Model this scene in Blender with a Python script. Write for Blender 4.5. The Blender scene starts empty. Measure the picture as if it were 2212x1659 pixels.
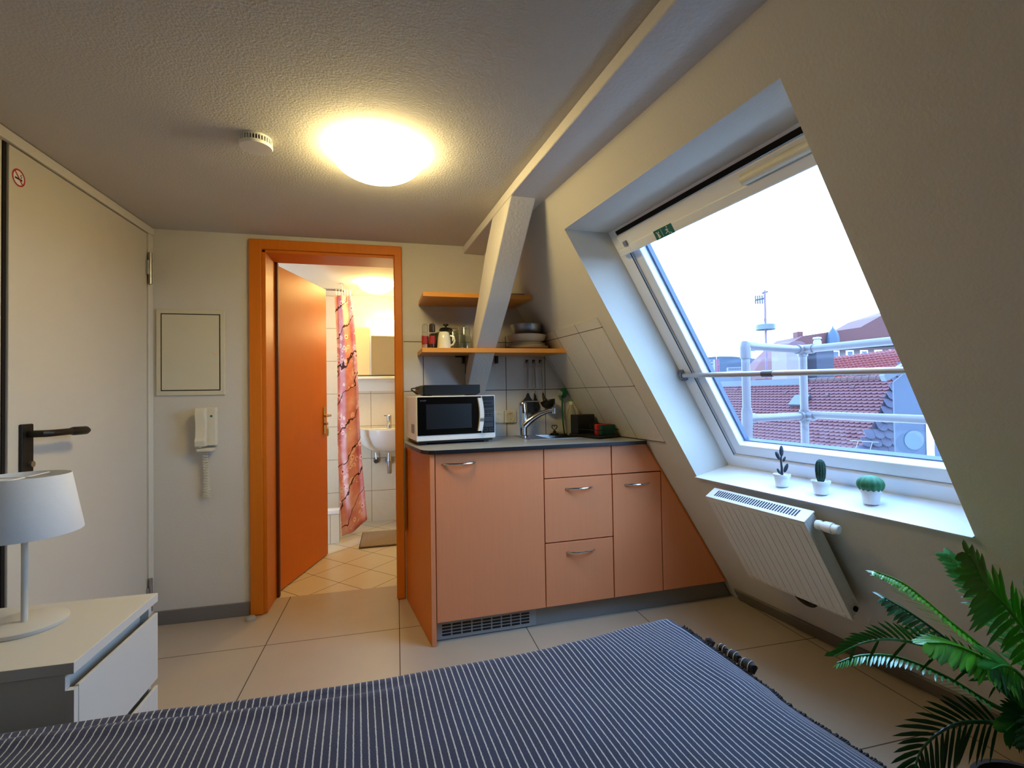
import bpy, bmesh, math, random
from mathutils import Vector, Matrix, geometry
R = math.radians
scene = bpy.context.scene
COL = scene.collection
random.seed(7)

# ------------------------------------------------------------------ helpers
def lin(c):
    def f(v):
        v /= 255.0
        return v/12.92 if v <= .04045 else ((v+.055)/1.055)**2.4
    return (f(c[0]), f(c[1]), f(c[2]), 1.0)

class MB:
    """collects shapes into one bmesh"""
    def __init__(s): s.bm = bmesh.new()
    def _faces(s, pts, faces, M=None):
        vs = [s.bm.verts.new(M @ Vector(p) if M else Vector(p)) for p in pts]
        for f in faces:
            try: s.bm.faces.new([vs[i] for i in f])
            except ValueError: pass
        return vs
    def box(s, x0, x1, y0, y1, z0, z1, M=None):
        p = [(x0,y0,z0),(x1,y0,z0),(x1,y1,z0),(x0,y1,z0),(x0,y0,z1),(x1,y0,z1),(x1,y1,z1),(x0,y1,z1)]
        s._faces(p, [(3,2,1,0),(4,5,6,7),(0,1,5,4),(1,2,6,5),(2,3,7,6),(3,0,4,7)], M); return s
    def prism(s, poly, a, b, M=None, holes=()):
        """polygon in the first two coordinates, extruded along the third from a to b"""
        loops = [list(poly)] + [list(h) for h in holes]
        flat = [p for l in loops for p in l]
        n = len(flat)
        tris = geometry.tessellate_polygon([[Vector((p[0],p[1],0)) for p in l] for l in loops])
        pts = [(p[0],p[1],a) for p in flat] + [(p[0],p[1],b) for p in flat]
        faces = []
        for t in tris:
            faces.append(tuple(t)); faces.append(tuple(i+n for i in reversed(t)))
        k = 0
        for l in loops:
            m = len(l)
            for i in range(m):
                j = (i+1) % m
                faces.append((k+i, k+j, k+j+n, k+i+n))
            k += m
        s._faces(pts, faces, M)
        return s
    def tube(s, path, r, n=12, closed=False, M=None, caps=True):
        path = [Vector(p) for p in path]
        rs = r if isinstance(r, (list, tuple)) else [r]*len(path)
        m = len(path); rings = []; prev = None
        for i, p in enumerate(path):
            if closed: t = path[(i+1) % m] - path[i-1]
            else: t = path[min(i+1, m-1)] - path[max(i-1, 0)]
            if t.length < 1e-9: t = Vector((0,0,1))
            t.normalize()
            if prev is None:
                a = Vector((0,0,1)) if abs(t.z) < .9 else Vector((1,0,0))
                u = t.cross(a).normalized()
            else:
                u = (prev - t*prev.dot(t))
                u = u.normalized() if u.length > 1e-6 else t.orthogonal().normalized()
            prev = u; v = t.cross(u)
            ring = []
            for k in range(n):
                q = p + (u*math.cos(2*math.pi*k/n) + v*math.sin(2*math.pi*k/n))*rs[i]
                ring.append(s.bm.verts.new(M @ q if M else q))
            rings.append(ring)
        cnt = m if closed else m-1
        for i in range(cnt):
            A, B = rings[i], rings[(i+1) % m]
            for k in range(n):
                s.bm.faces.new((A[k], A[(k+1)%n], B[(k+1)%n], B[k]))
        if caps and not closed:
            s.bm.faces.new(list(reversed(rings[0]))); s.bm.faces.new(rings[-1])
        return s
    def lathe(s, prof, n=32, M=None, sx=1, sy=1, a0=0, a1=2*math.pi):
        """profile [(r,z)] turned about z"""
        full = abs(a1-a0-2*math.pi) < 1e-6
        cols = n if full else n+1
        rings = []
        for r, z in prof:
            if r < 1e-6:
                q = Vector((0,0,z)); rings.append([s.bm.verts.new(M @ q if M else q)]); continue
            ring = []
            for k in range(cols):
                a = a0 + (a1-a0)*k/n
                q = Vector((r*math.cos(a)*sx, r*math.sin(a)*sy, z))
                ring.append(s.bm.verts.new(M @ q if M else q))
            rings.append(ring)
        for A, B in zip(rings, rings[1:]):
            for k in range(cols if full else n):
                j = (k+1) % cols
                if len(A) == 1 and len(B) == 1: continue
                if len(A) == 1: f = (A[0], B[j], B[k])
                elif len(B) == 1: f = (A[k], A[j], B[0])
                else: f = (A[k], A[j], B[j], B[k])
                try: s.bm.faces.new(f)
                except ValueError: pass
        return s
    def disc(s, r, z, n=32, M=None):
        vs = []
        for k in range(n):
            q = Vector((r*math.cos(2*math.pi*k/n), r*math.sin(2*math.pi*k/n), z))
            vs.append(s.bm.verts.new(M @ q if M else q))
        s.bm.faces.new(vs); return s
    def grid(s, f, nu, nv, uv=None):
        vs = [[s.bm.verts.new(Vector(f(i/nu, j/nv))) for j in range(nv+1)] for i in range(nu+1)]
        fs = []
        for i in range(nu):
            for j in range(nv):
                fs.append((s.bm.faces.new((vs[i][j], vs[i+1][j], vs[i+1][j+1], vs[i][j+1])), i, j))
        if uv:
            L = s.bm.loops.layers.uv.verify()
            for fc, i, j in fs:
                for lp, (a, b) in zip(fc.loops, ((i,j),(i+1,j),(i+1,j+1),(i,j+1))):
                    lp[L].uv = uv(a/nu, b/nv)
        return s
    def face(s, pts, M=None):
        s.bm.faces.new([s.bm.verts.new(M @ Vector(p) if M else Vector(p)) for p in pts]); return s
    def ball(s, c, rx, ry=None, rz=None, seg=20, rings=12, M=None):
        ry = ry or rx; rz = rz or rx
        mm = Matrix.Translation(c) @ Matrix.Diagonal((rx, ry, rz, 1))
        if M: mm = M @ mm
        bmesh.ops.create_uvsphere(s.bm, u_segments=seg, v_segments=rings, radius=1, matrix=mm); return s

WM = {}
def wm(o): return WM.get(o.name, Matrix.Identity(4))
def obj(name, mb, mat, parent=None, local=False, smooth=35, bevel=0, seg=2, solid=0, sub=0, recalc=True):
    """link a collected bmesh as ONE mesh object; geometry is given in world space unless local"""
    bm = mb.bm
    if recalc: bmesh.ops.recalc_face_normals(bm, faces=bm.faces[:])
    if parent is not None and not local: bm.transform(wm(parent).inverted())
    me = bpy.data.meshes.new(name)
    bm.to_mesh(me); bm.free()
    if smooth:
        me.shade_smooth()
        me.set_sharp_from_angle(angle=R(smooth))
    mats = mat if isinstance(mat, (list, tuple)) else [mat]
    for m_ in mats: me.materials.append(m_)
    o = bpy.data.objects.new(name, me); COL.objects.link(o)
    if parent is not None:
        o.parent = parent; WM[o.name] = wm(parent).copy()
    if solid:
        md = o.modifiers.new('solid', 'SOLIDIFY'); md.thickness = solid; md.offset = 0
    if sub:
        md = o.modifiers.new('sub', 'SUBSURF'); md.levels = sub; md.render_levels = sub
    if bevel:
        md = o.modifiers.new('bevel', 'BEVEL'); md.width = bevel; md.segments = seg
        md.limit_method = 'ANGLE'; md.angle_limit = R(40); md.harden_normals = True
    return o
def thing(name, label, cat, loc=(0,0,0), rotz=0, group=None, M=None):
    o = bpy.data.objects.new(name, None); COL.objects.link(o)
    o.empty_display_size = .05
    m = M if M is not None else Matrix.Translation(loc) @ Matrix.Rotation(rotz, 4, 'Z')
    o.matrix_basis = m; WM[o.name] = m.copy()
    return tag(o, label, cat, group)
def tag(o, label, cat, group=None):
    o['label'] = label; o['category'] = cat
    if group: o['group'] = group
    return o
def struct(o):
    o['kind'] = 'structure'; return o
def sroot(name, loc=(0,0,0), M=None):
    o = bpy.data.objects.new(name, None); COL.objects.link(o); o.empty_display_size = .05
    m = M if M is not None else Matrix.Translation(loc)
    o.matrix_basis = m; WM[o.name] = m.copy(); o['kind'] = 'structure'; return o
def dup(root, M, label=None):
    """copy a thing with its parts and sub-parts"""
    r = root.copy(); COL.objects.link(r); r.matrix_basis = M; WM[r.name] = M.copy()
    if label: r['label'] = label
    for ch in list(root.children):
        c = ch.copy(); COL.objects.link(c); c.parent = r; WM[c.name] = M.copy()
        for g in ch.children:
            d = g.copy(); COL.objects.link(d); d.parent = c; WM[d.name] = M.copy()
    return r
def lbl(o, t): o['label'] = t; return o

# ------------------------------------------------------------------ materials
def nodes(name):
    m = bpy.data.materials.new(name); m.use_nodes = True
    nt = m.node_tree; b = nt.nodes['Principled BSDF']
    return m, nt, b
def N(nt, t, **kw):
    n = nt.nodes.new(t)
    for k, v in kw.items():
        if k in n.inputs.keys() if hasattr(n.inputs, 'keys') else False: n.inputs[k].default_value = v
        else: setattr(n, k, v)
    return n
def L(nt, a, b): nt.links.new(a, b)
def mat(name, c, rough=.5, metal=0, var=0, vscale=8, bump=0, bscale=60, spec=.5, coat=0, stretch=None, trans=0, ior=1.45, sheen=0):
    """plain surface with optional mottling and relief"""
    m, nt, b = nodes(name)
    col = lin(c)
    b.inputs['Roughness'].default_value = rough; b.inputs['Metallic'].default_value = metal
    b.inputs['Specular IOR Level'].default_value = spec; b.inputs['Coat Weight'].default_value = coat
    b.inputs['Transmission Weight'].default_value = trans; b.inputs['IOR'].default_value = ior
    b.inputs['Sheen Weight'].default_value = sheen
    b.inputs['Base Color'].default_value = col
    if var or bump:
        tc = N(nt, 'ShaderNodeTexCoord'); mp = N(nt, 'ShaderNodeMapping'); L(nt, tc.outputs['Object'], mp.inputs['Vector'])
        if stretch: mp.inputs['Scale'].default_value = stretch
    if var:
        nz = N(nt, 'ShaderNodeTexNoise'); nz.inputs['Scale'].default_value = vscale; nz.inputs['Detail'].default_value = 6
        L(nt, mp.outputs[0], nz.inputs['Vector'])
        mx = N(nt, 'ShaderNodeMix', data_type='RGBA'); L(nt, nz.outputs['Fac'], mx.inputs['Factor'])
        mx.inputs['A'].default_value = tuple(v*(1-var) for v in col[:3]) + (1,)
        mx.inputs['B'].default_value = tuple(min(1, v*(1+var)) for v in col[:3]) + (1,)
        L(nt, mx.outputs['Result'], b.inputs['Base Color'])
    if bump:
        nb = N(nt, 'ShaderNodeTexNoise'); nb.inputs['Scale'].default_value = bscale; nb.inputs['Detail'].default_value = 5
        L(nt, mp.outputs[0], nb.inputs['Vector'])
        bp = N(nt, 'ShaderNodeBump'); bp.inputs['Strength'].default_value = bump; bp.inputs['Distance'].default_value = .01
        L(nt, nb.outputs['Fac'], bp.inputs['Height']); L(nt, bp.outputs[0], b.inputs['Normal'])
    return m
def emit(name, c, strength):
    m, nt, b = nodes(name)
    b.inputs['Base Color'].default_value = (.8,.8,.8,1)
    b.inputs['Emission Color'].default_value = (c[0], c[1], c[2], 1); b.inputs['Emission Strength'].default_value = strength
    return m
def math_(nt, op, a, b=None, c=None):
    n = N(nt, 'ShaderNodeMath', operation=op)
    for i, v in enumerate((a, b, c)):
        if v is None: continue
        if isinstance(v, (int, float)): n.inputs[i].default_value = v
        else: L(nt, v, n.inputs[i])
    return n.outputs[0]
def gridline(nt, v, off, size, half):
    """1 on the joints of a grid running along coordinate v"""
    f = math_(nt, 'FRACT', math_(nt, 'ADD', math_(nt, 'DIVIDE', math_(nt, 'SUBTRACT', v, off), size), 100.5))
    d = math_(nt, 'ABSOLUTE', math_(nt, 'SUBTRACT', f, .5))
    return math_(nt, 'LESS_THAN', d, half/size)
def tile_mat(name, tile, grout, ux, uy, rough=.3, mott=.06, vein=0, rot=0, coords='Object'):
    """tiles with joints; ux, uy = (axis, offset, size, half joint width)"""
    m, nt, b = nodes(name)
    tc = N(nt, 'ShaderNodeTexCoord'); mp = N(nt, 'ShaderNodeMapping'); L(nt, tc.outputs[coords], mp.inputs['Vector'])
    mp.inputs['Rotation'].default_value = (0, 0, rot)
    sp = N(nt, 'ShaderNodeSeparateXYZ'); L(nt, mp.outputs[0], sp.inputs[0])
    lines = [gridline(nt, sp.outputs[a], o, s, h) for a, o, s, h in (ux, uy) if s]
    g = lines[0]
    for l2 in lines[1:]: g = math_(nt, 'MAXIMUM', g, l2)
    nz = N(nt, 'ShaderNodeTexNoise'); nz.inputs['Scale'].default_value = 7; nz.inputs['Detail'].default_value = 8
    nz.inputs['Distortion'].default_value = vein
    L(nt, tc.outputs[coords], nz.inputs['Vector'])
    c = lin(tile)
    mx = N(nt, 'ShaderNodeMix', data_type='RGBA'); L(nt, nz.outputs['Fac'], mx.inputs['Factor'])
    mx.inputs['A'].default_value = tuple(v*(1-mott) for v in c[:3])+(1,); mx.inputs['B'].default_value = tuple(min(1, v*(1+mott)) for v in c[:3])+(1,)
    m2 = N(nt, 'ShaderNodeMix', data_type='RGBA'); L(nt, g, m2.inputs['Factor'])
    L(nt, mx.outputs['Result'], m2.inputs['A']); m2.inputs['B'].default_value = lin(grout)
    L(nt, m2.outputs['Result'], b.inputs['Base Color'])
    ro = math_(nt, 'ADD', math_(nt, 'MULTIPLY', g, .5), rough); L(nt, ro, b.inputs['Roughness'])
    bp = N(nt, 'ShaderNodeBump'); bp.inputs['Strength'].default_value = .4; bp.inputs['Distance'].default_value = .002
    L(nt, math_(nt, 'SUBTRACT', 1, g), bp.inputs['Height']); L(nt, bp.outputs[0], b.inputs['Normal'])
    return m
def wood(name, c, rough=.4, axis='z', var=.16, coat=.15):
    st = {'z': (30, 30, 1.2), 'x': (1.2, 30, 30)}[axis]
    m = mat(name, c, rough, spec=.3, var=var, vscale=3.0, bump=.04, bscale=10, coat=coat, stretch=st)
    return m

PLASTER = mat('white_plaster', (206,202,194), .85, var=.03, vscale=3, bump=.10, bscale=120)
CEILP = mat('rough_ceiling_plaster', (196,192,186), .9, var=.03, vscale=3, bump=.24, bscale=130)
BEAMP = mat('painted_beam', (212,208,204), .85, bump=.22, bscale=70)
REVEAL = mat('painted_reveal', (228,228,230), .7, bump=.15, bscale=80)
FLOORT = tile_mat('floor_tiles', (170,156,138), (70,60,52), (0, .005, .64, .0022), (1, 2.61, .64, .0022), rough=.32, mott=.05)
BATHFL = tile_mat('bath_floor_tiles', (205,192,165), (95,75,50), (0, 0.0, .2635, .0022), (1, 0.0, .2635, .0022), rough=.3, rot=R(45))
BACKT = tile_mat('backsplash_tiles', (206,204,200), (52,44,42), (0, .165, .2592, .0021), (2, 1.238, .302, .0021), rough=.18, mott=.05, vein=2.5)
SLOPET = tile_mat('slope_backsplash_tiles', (214,210,204), (66,54,46), (0, .0735, .2545, .0019), (1, 1.462, .345, .0019), rough=.18, mott=.06, vein=2.5)
BATHT = tile_mat('bath_wall_tiles', (216,204,178), (120,95,60), (0, -.237, .30, .002), (2, .296, .3135, .002), rough=.2, mott=.06, vein=2)
GREYBASE = mat('grey_skirting_tile', (112,108,104), .5, var=.05)
ORANGEW = wood('orange_beech_veneer', (212,112,14), .42, var=.08, coat=0)
ORANGEF = wood('orange_beech_frame', (204,112,22), .42, var=.10, coat=0)
BEECH = wood('pale_beech_front', (218,138,94), .42, var=.05, coat=0)
BEECHX = wood('beech_shelf', (214,146,66), .45, axis='x', var=.12)
BEECHS = wood('orange_side_panel', (212,118,36), .45, var=.08, coat=0)
STEELDOOR = mat('painted_steel_door', (206,200,184), .42, var=.02)
DOORFRAME = mat('painted_steel_frame', (214,210,198), .5)
BLACK = mat('black_plastic', (10,10,11), .45)
BLACKM = mat('matt_black_metal', (22,22,24), .45)
GAP = mat('dark_gap', (18,14,14), .9)
CHROME = mat('chrome', (215,218,224), .12, metal=1)
STEEL = mat('brushed_steel', (176,178,182), .3, metal=1, bump=.03, bscale=200)
BRASS = mat('warm_steel', (200,170,120), .25, metal=1)
WHITEP = mat('white_plastic', (224,224,220), .4)
IVORY = mat('ivory_plastic', (214,208,188), .45)
CREAM = mat('cream_paint', (208,203,182), .5)
WHITEL = mat('white_lacquer', (200,198,190), .38)
WORKTOP = mat('grey_worktop', (158,160,156), .38, var=.10, vscale=120, spec=.5)
WORKEDGE = mat('black_worktop_edge', (24,24,28), .4)
PLINTH = mat('grey_plinth', (136,134,132), .42, var=.03)
CERAMIC = mat('white_ceramic', (230,227,220), .12, coat=.4)
STONEW = mat('cream_stoneware', (216,208,190), .25, coat=.3)
MUGG = mat('cream_glaze', (232,226,200), .1, coat=.5)
PVC = mat('white_window_frame', (222,226,232), .35)
SILL = mat('white_window_sill', (226,228,230), .4)
PIPE = mat('galvanised_pipe', (96,90,95), .45, metal=.25, var=.1, vscale=12)
RAILM = mat('grey_rail_tube', (172,170,170), .35, metal=.6)
RADW = mat('radiator_enamel', (216,213,208), .4)
SHADE = mat('lamp_shade_fabric', (224,224,222), .9, bump=.1, bscale=500)

def glass_mat(name, tint=(1,1,1), refl=1.0, rough=0.0):
    m = bpy.data.materials.new(name); m.use_nodes = True; nt = m.node_tree; nt.nodes.clear()
    o = N(nt, 'ShaderNodeOutputMaterial'); t = N(nt, 'ShaderNodeBsdfTransparent'); g = N(nt, 'ShaderNodeBsdfGlossy')
    g.inputs['Roughness'].default_value = rough
    t.inputs['Color'].default_value = tint + (1,)
    f = N(nt, 'ShaderNodeFresnel'); ge = N(nt, 'ShaderNodeNewGeometry')
    L(nt, math_(nt, 'SUBTRACT', 1.45, math_(nt, 'MULTIPLY', ge.outputs['Backfacing'], 1.45-1/1.45)), f.inputs['IOR'])
    mx = N(nt, 'ShaderNodeMixShader'); L(nt, math_(nt, 'MULTIPLY', f.outputs[0], refl), mx.inputs[0])
    L(nt, t.outputs[0], mx.inputs[1]); L(nt, g.outputs[0], mx.inputs[2]); L(nt, mx.outputs[0], o.inputs[0])
    return m
PANE = glass_mat('window_glass', (.96,.98,1.0), .6)
GLASSW = glass_mat('drinking_glass', (.90,.92,.90), 1.6, .02)
MIRROR = mat('mirror', (215,215,215), .03, metal=1)

def striped():
    m, nt, b = nodes('striped_cotton')
    uv = N(nt, 'ShaderNodeUVMap'); sp = N(nt, 'ShaderNodeSeparateXYZ'); L(nt, uv.outputs[0], sp.inputs[0])
    nz = N(nt, 'ShaderNodeTexNoise'); nz.inputs['Scale'].default_value = 160; nz.inputs['Detail'].default_value = 3
    L(nt, uv.outputs[0], nz.inputs['Vector'])
    wob = math_(nt, 'MULTIPLY', math_(nt, 'SUBTRACT', nz.outputs['Fac'], .5), .0022)
    x = math_(nt, 'ADD', sp.outputs[0], wob)
    f = math_(nt, 'FRACT', math_(nt, 'ADD', math_(nt, 'DIVIDE', x, .0151), 200))
    s = math_(nt, 'LESS_THAN', math_(nt, 'ABSOLUTE', math_(nt, 'SUBTRACT', f, .5)), .092)
    # fine slubs of the weave
    n2 = N(nt, 'ShaderNodeTexNoise'); n2.inputs['Scale'].default_value = 420; n2.inputs['Detail'].default_value = 4
    L(nt, uv.outputs[0], n2.inputs['Vector'])
    n3 = N(nt, 'ShaderNodeTexNoise'); n3.inputs['Scale'].default_value = 9; n3.inputs['Detail'].default_value = 4
    L(nt, uv.outputs[0], n3.inputs['Vector'])
    cr = N(nt, 'ShaderNodeValToRGB'); L(nt, n2.outputs['Fac'], cr.inputs[0])
    cr.color_ramp.elements[0].position = .3; cr.color_ramp.elements[0].color = lin((14,17,33))
    cr.color_ramp.elements[1].position = .75; cr.color_ramp.elements[1].color = lin((54,62,106))
    dk = N(nt, 'ShaderNodeMix', data_type='RGBA'); L(nt, cr.outputs[0], dk.inputs['A']); dk.inputs['B'].default_value = lin((32,33,48)); L(nt, n3.outputs['Fac'], dk.inputs['Factor'])
    mx = N(nt, 'ShaderNodeMix', data_type='RGBA'); L(nt, s, mx.inputs['Factor'])
    L(nt, dk.outputs['Result'], mx.inputs['A']); mx.inputs['B'].default_value = lin((178,176,172))
    L(nt, mx.outputs['Result'], b.inputs['Base Color'])
    b.inputs['Roughness'].default_value = .9; b.inputs['Sheen Weight'].default_value = .15
    h = math_(nt, 'ADD', math_(nt, 'MULTIPLY', n2.outputs['Fac'], .6), math_(nt, 'MULTIPLY', s, -.5))
    bp = N(nt, 'ShaderNodeBump'); bp.inputs['Strength'].default_value = .5; bp.inputs['Distance'].default_value = .003
    L(nt, h, bp.inputs['Height']); L(nt, bp.outputs[0], b.inputs['Normal'])
    return m
STRIPE = striped()
FRINGE = mat('dark_cotton_loop', (52,50,54), .95, bump=.4, bscale=300)
FRINGEL = mat('pale_cotton_thread', (196,190,170), .9)

def blossom():
    """pink curtain print: blossom clusters and dark branches"""
    m, nt, b = nodes('blossom_print')
    uv = N(nt, 'ShaderNodeUVMap')
    n1 = N(nt, 'ShaderNodeTexNoise'); n1.inputs['Scale'].default_value = 4.5; n1.inputs['Detail'].default_value = 3; L(nt, uv.outputs[0], n1.inputs['Vector'])
    cr = N(nt, 'ShaderNodeValToRGB'); L(nt, n1.outputs['Fac'], cr.inputs[0])
    e = cr.color_ramp.elements
    e[0].position = .30; e[0].color = lin((206,112,110)); e[1].position = .66; e[1].color = lin((246,196,192))
    e2 = e.new(.5); e2.color = lin((232,160,156))
    v = N(nt, 'ShaderNodeTexVoronoi'); v.inputs['Scale'].default_value = 17; L(nt, uv.outputs[0], v.inputs['Vector'])
    n2 = N(nt, 'ShaderNodeTexNoise'); n2.inputs['Scale'].default_value = 5.5; n2.inputs['Detail'].default_value = 4
    mp = N(nt, 'ShaderNodeMapping'); mp.inputs['Location'].default_value = (3.1, 1.7, 0); L(nt, uv.outputs[0], mp.inputs['Vector']); L(nt, mp.outputs[0], n2.inputs['Vector'])
    clus = math_(nt, 'GREATER_THAN', n2.outputs['Fac'], .52)
    pet = math_(nt, 'MULTIPLY', math_(nt, 'LESS_THAN', v.outputs['Distance'], .42), clus)
    cen = math_(nt, 'MULTIPLY', math_(nt, 'LESS_THAN', v.outputs['Distance'], .2), math_(nt, 'GREATER_THAN', n2.outputs['Fac'], .55))
    m1 = N(nt, 'ShaderNodeMix', data_type='RGBA'); L(nt, pet, m1.inputs['Factor']); L(nt, cr.outputs[0], m1.inputs['A']); m1.inputs['B'].default_value = lin((252,214,204))
    m2 = N(nt, 'ShaderNodeMix', data_type='RGBA'); L(nt, cen, m2.inputs['Factor']); L(nt, m1.outputs['Result'], m2.inputs['A']); m2.inputs['B'].default_value = lin((206,44,38))
    # branches: thin level lines of warped noise
    sp = N(nt, 'ShaderNodeSeparateXYZ'); L(nt, uv.outputs[0], sp.inputs[0])
    n3 = N(nt, 'ShaderNodeTexNoise'); n3.inputs['Scale'].default_value = 3; n3.inputs['Detail'].default_value = 4; L(nt, uv.outputs[0], n3.inputs['Vector'])
    ph = math_(nt, 'ADD', math_(nt, 'MULTIPLY', sp.outputs[1], 3.6), math_(nt, 'ADD', math_(nt, 'MULTIPLY', sp.outputs[0], 2.6), math_(nt, 'MULTIPLY', n3.outputs['Fac'], 2.2)))
    br = math_(nt, 'LESS_THAN', math_(nt, 'ABSOLUTE', math_(nt, 'SUBTRACT', math_(nt, 'FRACT', ph), .5)), .032)
    m3 = N(nt, 'ShaderNodeMix', data_type='RGBA'); L(nt, br, m3.inputs['Factor']); L(nt, m2.outputs['Result'], m3.inputs['A']); m3.inputs['B'].default_value = lin((70,26,30))
    L(nt, m3.outputs['Result'], b.inputs['Base Color']); b.inputs['Roughness'].default_value = .7
    return m
BLOSSOM = blossom()

# ------------------------------------------------------------------ frames
# camera
YAW, PIT, ROL = .236515, .0195878, -.01596734
fw = Vector((math.sin(YAW)*math.cos(PIT), math.cos(YAW)*math.cos(PIT), math.sin(PIT)))
r0 = Vector((math.cos(YAW), -math.sin(YAW), 0)); u0 = r0.cross(fw)
rr = r0*math.cos(ROL) + u0*math.sin(ROL); uu = u0*math.cos(ROL) - r0*math.sin(ROL)
cd = bpy.data.cameras.new('camera'); cam = bpy.data.objects.new('camera', cd); COL.objects.link(cam)
cd.sensor_fit = 'HORIZONTAL'; cd.sensor_width = 36; cd.lens = 36*1042.17/2212; cd.clip_start = .02; cd.clip_end = 2000
cam.matrix_world = Matrix(((rr.x,uu.x,-fw.x,0),(rr.y,uu.y,-fw.y,0),(rr.z,uu.z,-fw.z,1.215),(0,0,0,1)))
scene.camera = cam

# roof slope: w along the wall, u up the slope, n outwards
SA, AZ = R(58.4), R(-7.6)
Wd = Vector((math.sin(AZ), math.cos(AZ), 0))
Ud = Vector((-math.cos(SA)*math.cos(AZ), math.cos(SA)*math.sin(AZ), math.sin(SA)))
Nd = Wd.cross(Ud); P0 = Vector((1.92, 2.5, 0))
SM = Matrix(((Wd.x,Ud.x,Nd.x,P0.x),(Wd.y,Ud.y,Nd.y,P0.y),(Wd.z,Ud.z,Nd.z,P0.z),(0,0,0,1)))
def slope_x(y, z):
    u = z/Ud.z; q = P0 + Ud*u
    return q.x + (y - q.y)*Wd.x/Wd.y
# kitchen run: s along the fronts, d into the depth
KA = R(2.4)
KM = Matrix.Translation((.18, 2.383, 0)) @ Matrix.Rotation(KA, 4, 'Z')
XB, YB, ZC = -1.30, 3.0, 2.145      # left wall, back wall, ceiling

# ------------------------------------------------------------------ room shell
def sx(y, z, m=0): return slope_x(y, z) + m
YF = -2.6
fl_poly = [(-1.5, YF), (sx(YF,0,.12), YF), (sx(3.1,0,.12), 3.1), (.06, 3.1), (.06, 3.198), (-.8, 3.198), (-.8, 3.1), (-1.5, 3.1)]
struct(obj('floor', MB().prism(fl_poly, -.06, 0), FLOORT, smooth=0))
struct(obj('ceiling', MB().prism([(-1.5,YF),(sx(YF,ZC,.25),YF),(sx(3.15,ZC,.25),3.15),(-1.5,3.15)], ZC, ZC+.08), CEILP, smooth=0))
struct(obj('wall_left', MB().box(-1.45, XB, YF, 3.2, 0, ZC), PLASTER, smooth=0))
struct(obj('wall_front', MB().box(-1.45, sx(YF,0,.3), YF-.12, YF, 0, ZC), mat('rear_wall_paint', (168,156,142), .9), smooth=0))
MXZ = Matrix(((1,0,0,0),(0,0,1,0),(0,1,0,0),(0,0,0,1)))   # polygon in x,z extruded along y
wb = [(XB,0),(-.735,0),(-.735,2.06),(0.0,2.06),(0.0,0),(sx(3.0,0,.05),0),(sx(3.0,ZC,.05),ZC),(XB,ZC)]
struct(obj('wall_back', MB().prism(wb, 3.0, 3.2, MXZ), PLASTER, smooth=0))
# sloped wall with window opening
OW0, OW1, OU0, OU1 = -1.392, -.268, .915, 2.305     # opening at the room face
FW0, FW1, FU0, FU1 = -1.392, -.280, .845, 2.19      # opening at the window frame
D1, D2 = .19, .30
mb = MB()
wl, wr, ub, ut = -6.3, .74, -.06, 2.62
o_ = [(wl,ub),(wr,ub),(wr,ut),(wl,ut)]
i0 = [(OW0,OU0),(OW1,OU0),(OW1,OU1),(OW0,OU1)]; i1 = [(FW0,FU0),(FW1,FU0),(FW1,FU1),(FW0,FU1)]
rings = [[(*p,0) for p in o_],[(*p,0) for p in i0],[(*p,D1) for p in i1],[(*p,D2) for p in i1],[(*p,D2) for p in o_]]
for a, b_ in zip(rings, rings[1:]+rings[:1]):
    for k in range(4):
        mb.face([a[k], a[(k+1)%4], b_[(k+1)%4], b_[k]], SM)
bmesh.ops.remove_doubles(mb.bm, verts=mb.bm.verts[:], dist=1e-5)
struct(obj('wall_right', mb, PLASTER, smooth=0))
# tiled splashbacks
bt = [(.048,.9455),(sx(3.0,.9455,-.004),.9455),(sx(3.0,1.58,-.004),1.58),(.048,1.58)]
struct(obj('wall_backsplash', MB().prism(bt, 2.9945, 2.9995, MXZ), BACKT, smooth=0))
st = [(.5+.07*1.115,1.115),(.5+.07*1.855,1.855),(-.155,1.862),(-.155,1.115)]
o = bpy.data.objects  # noqa
mb = MB().prism([(p[0]-.004,p[1]) for p in st], -.006, -.0005)
spl = obj('wall_slope_backsplash', mb, SLOPET, smooth=0); spl.matrix_basis = SM; struct(spl)
# ceiling beam and diagonal brace (boxed and plastered)
def bxl(y): return .42 + (3.0-y)*.0925 if y > 2 else .5125 + (2.0-y)*.107
mb = MB(); pts = []
for y in (2.999, 2.4, 2.0, 1.0, 0, YF):
    xr = sx(y, 2.098, .01)
    pts.append([(bxl(y), y, 2.098), (xr, y, 2.098), (xr, y, ZC-.0005), (bxl(y), y, ZC-.0005)])
for a, b_ in zip(pts, pts[1:]):
    for k in range(4): mb.face([a[k], a[(k+1)%4], b_[(k+1)%4], b_[k]])
mb.face(pts[0]); mb.face(pts[-1])
bmesh.ops.remove_doubles(mb.bm, verts=mb.bm.verts[:], dist=1e-5)
struct(obj('ceiling_beam', mb, BEAMP, smooth=0, bevel=.006))
prof = [(2.07,2.099),(2.36,2.099),(2.50,1.956),(2.66,1.742),(2.86,1.497),(2.994,1.335),(2.994,1.20),(2.85,1.35),(2.72,1.478),(2.47,1.70),(2.28,1.89)]
A = [(bxl(y)+.001, y, z) for y, z in prof]; B = [(bxl(y)+.121, y, z) for y, z in prof]
mb = MB()
for t in geometry.tessellate_polygon([[Vector((y,z,0)) for y,z in prof]]):
    mb.face([A[i] for i in t]); mb.face([B[i] for i in reversed(t)])
for k in range(len(prof)):
    j = (k+1)%len(prof); mb.face([A[k],A[j],B[j],B[k]])
bmesh.ops.remove_doubles(mb.bm, verts=mb.bm.verts[:], dist=1e-5)
bmesh.ops.dissolve_limit(mb.bm, angle_limit=.02, verts=mb.bm.verts[:], edges=mb.bm.edges[:])
struct(obj('diagonal_brace', mb, BEAMP, smooth=0, bevel=.007))
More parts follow.
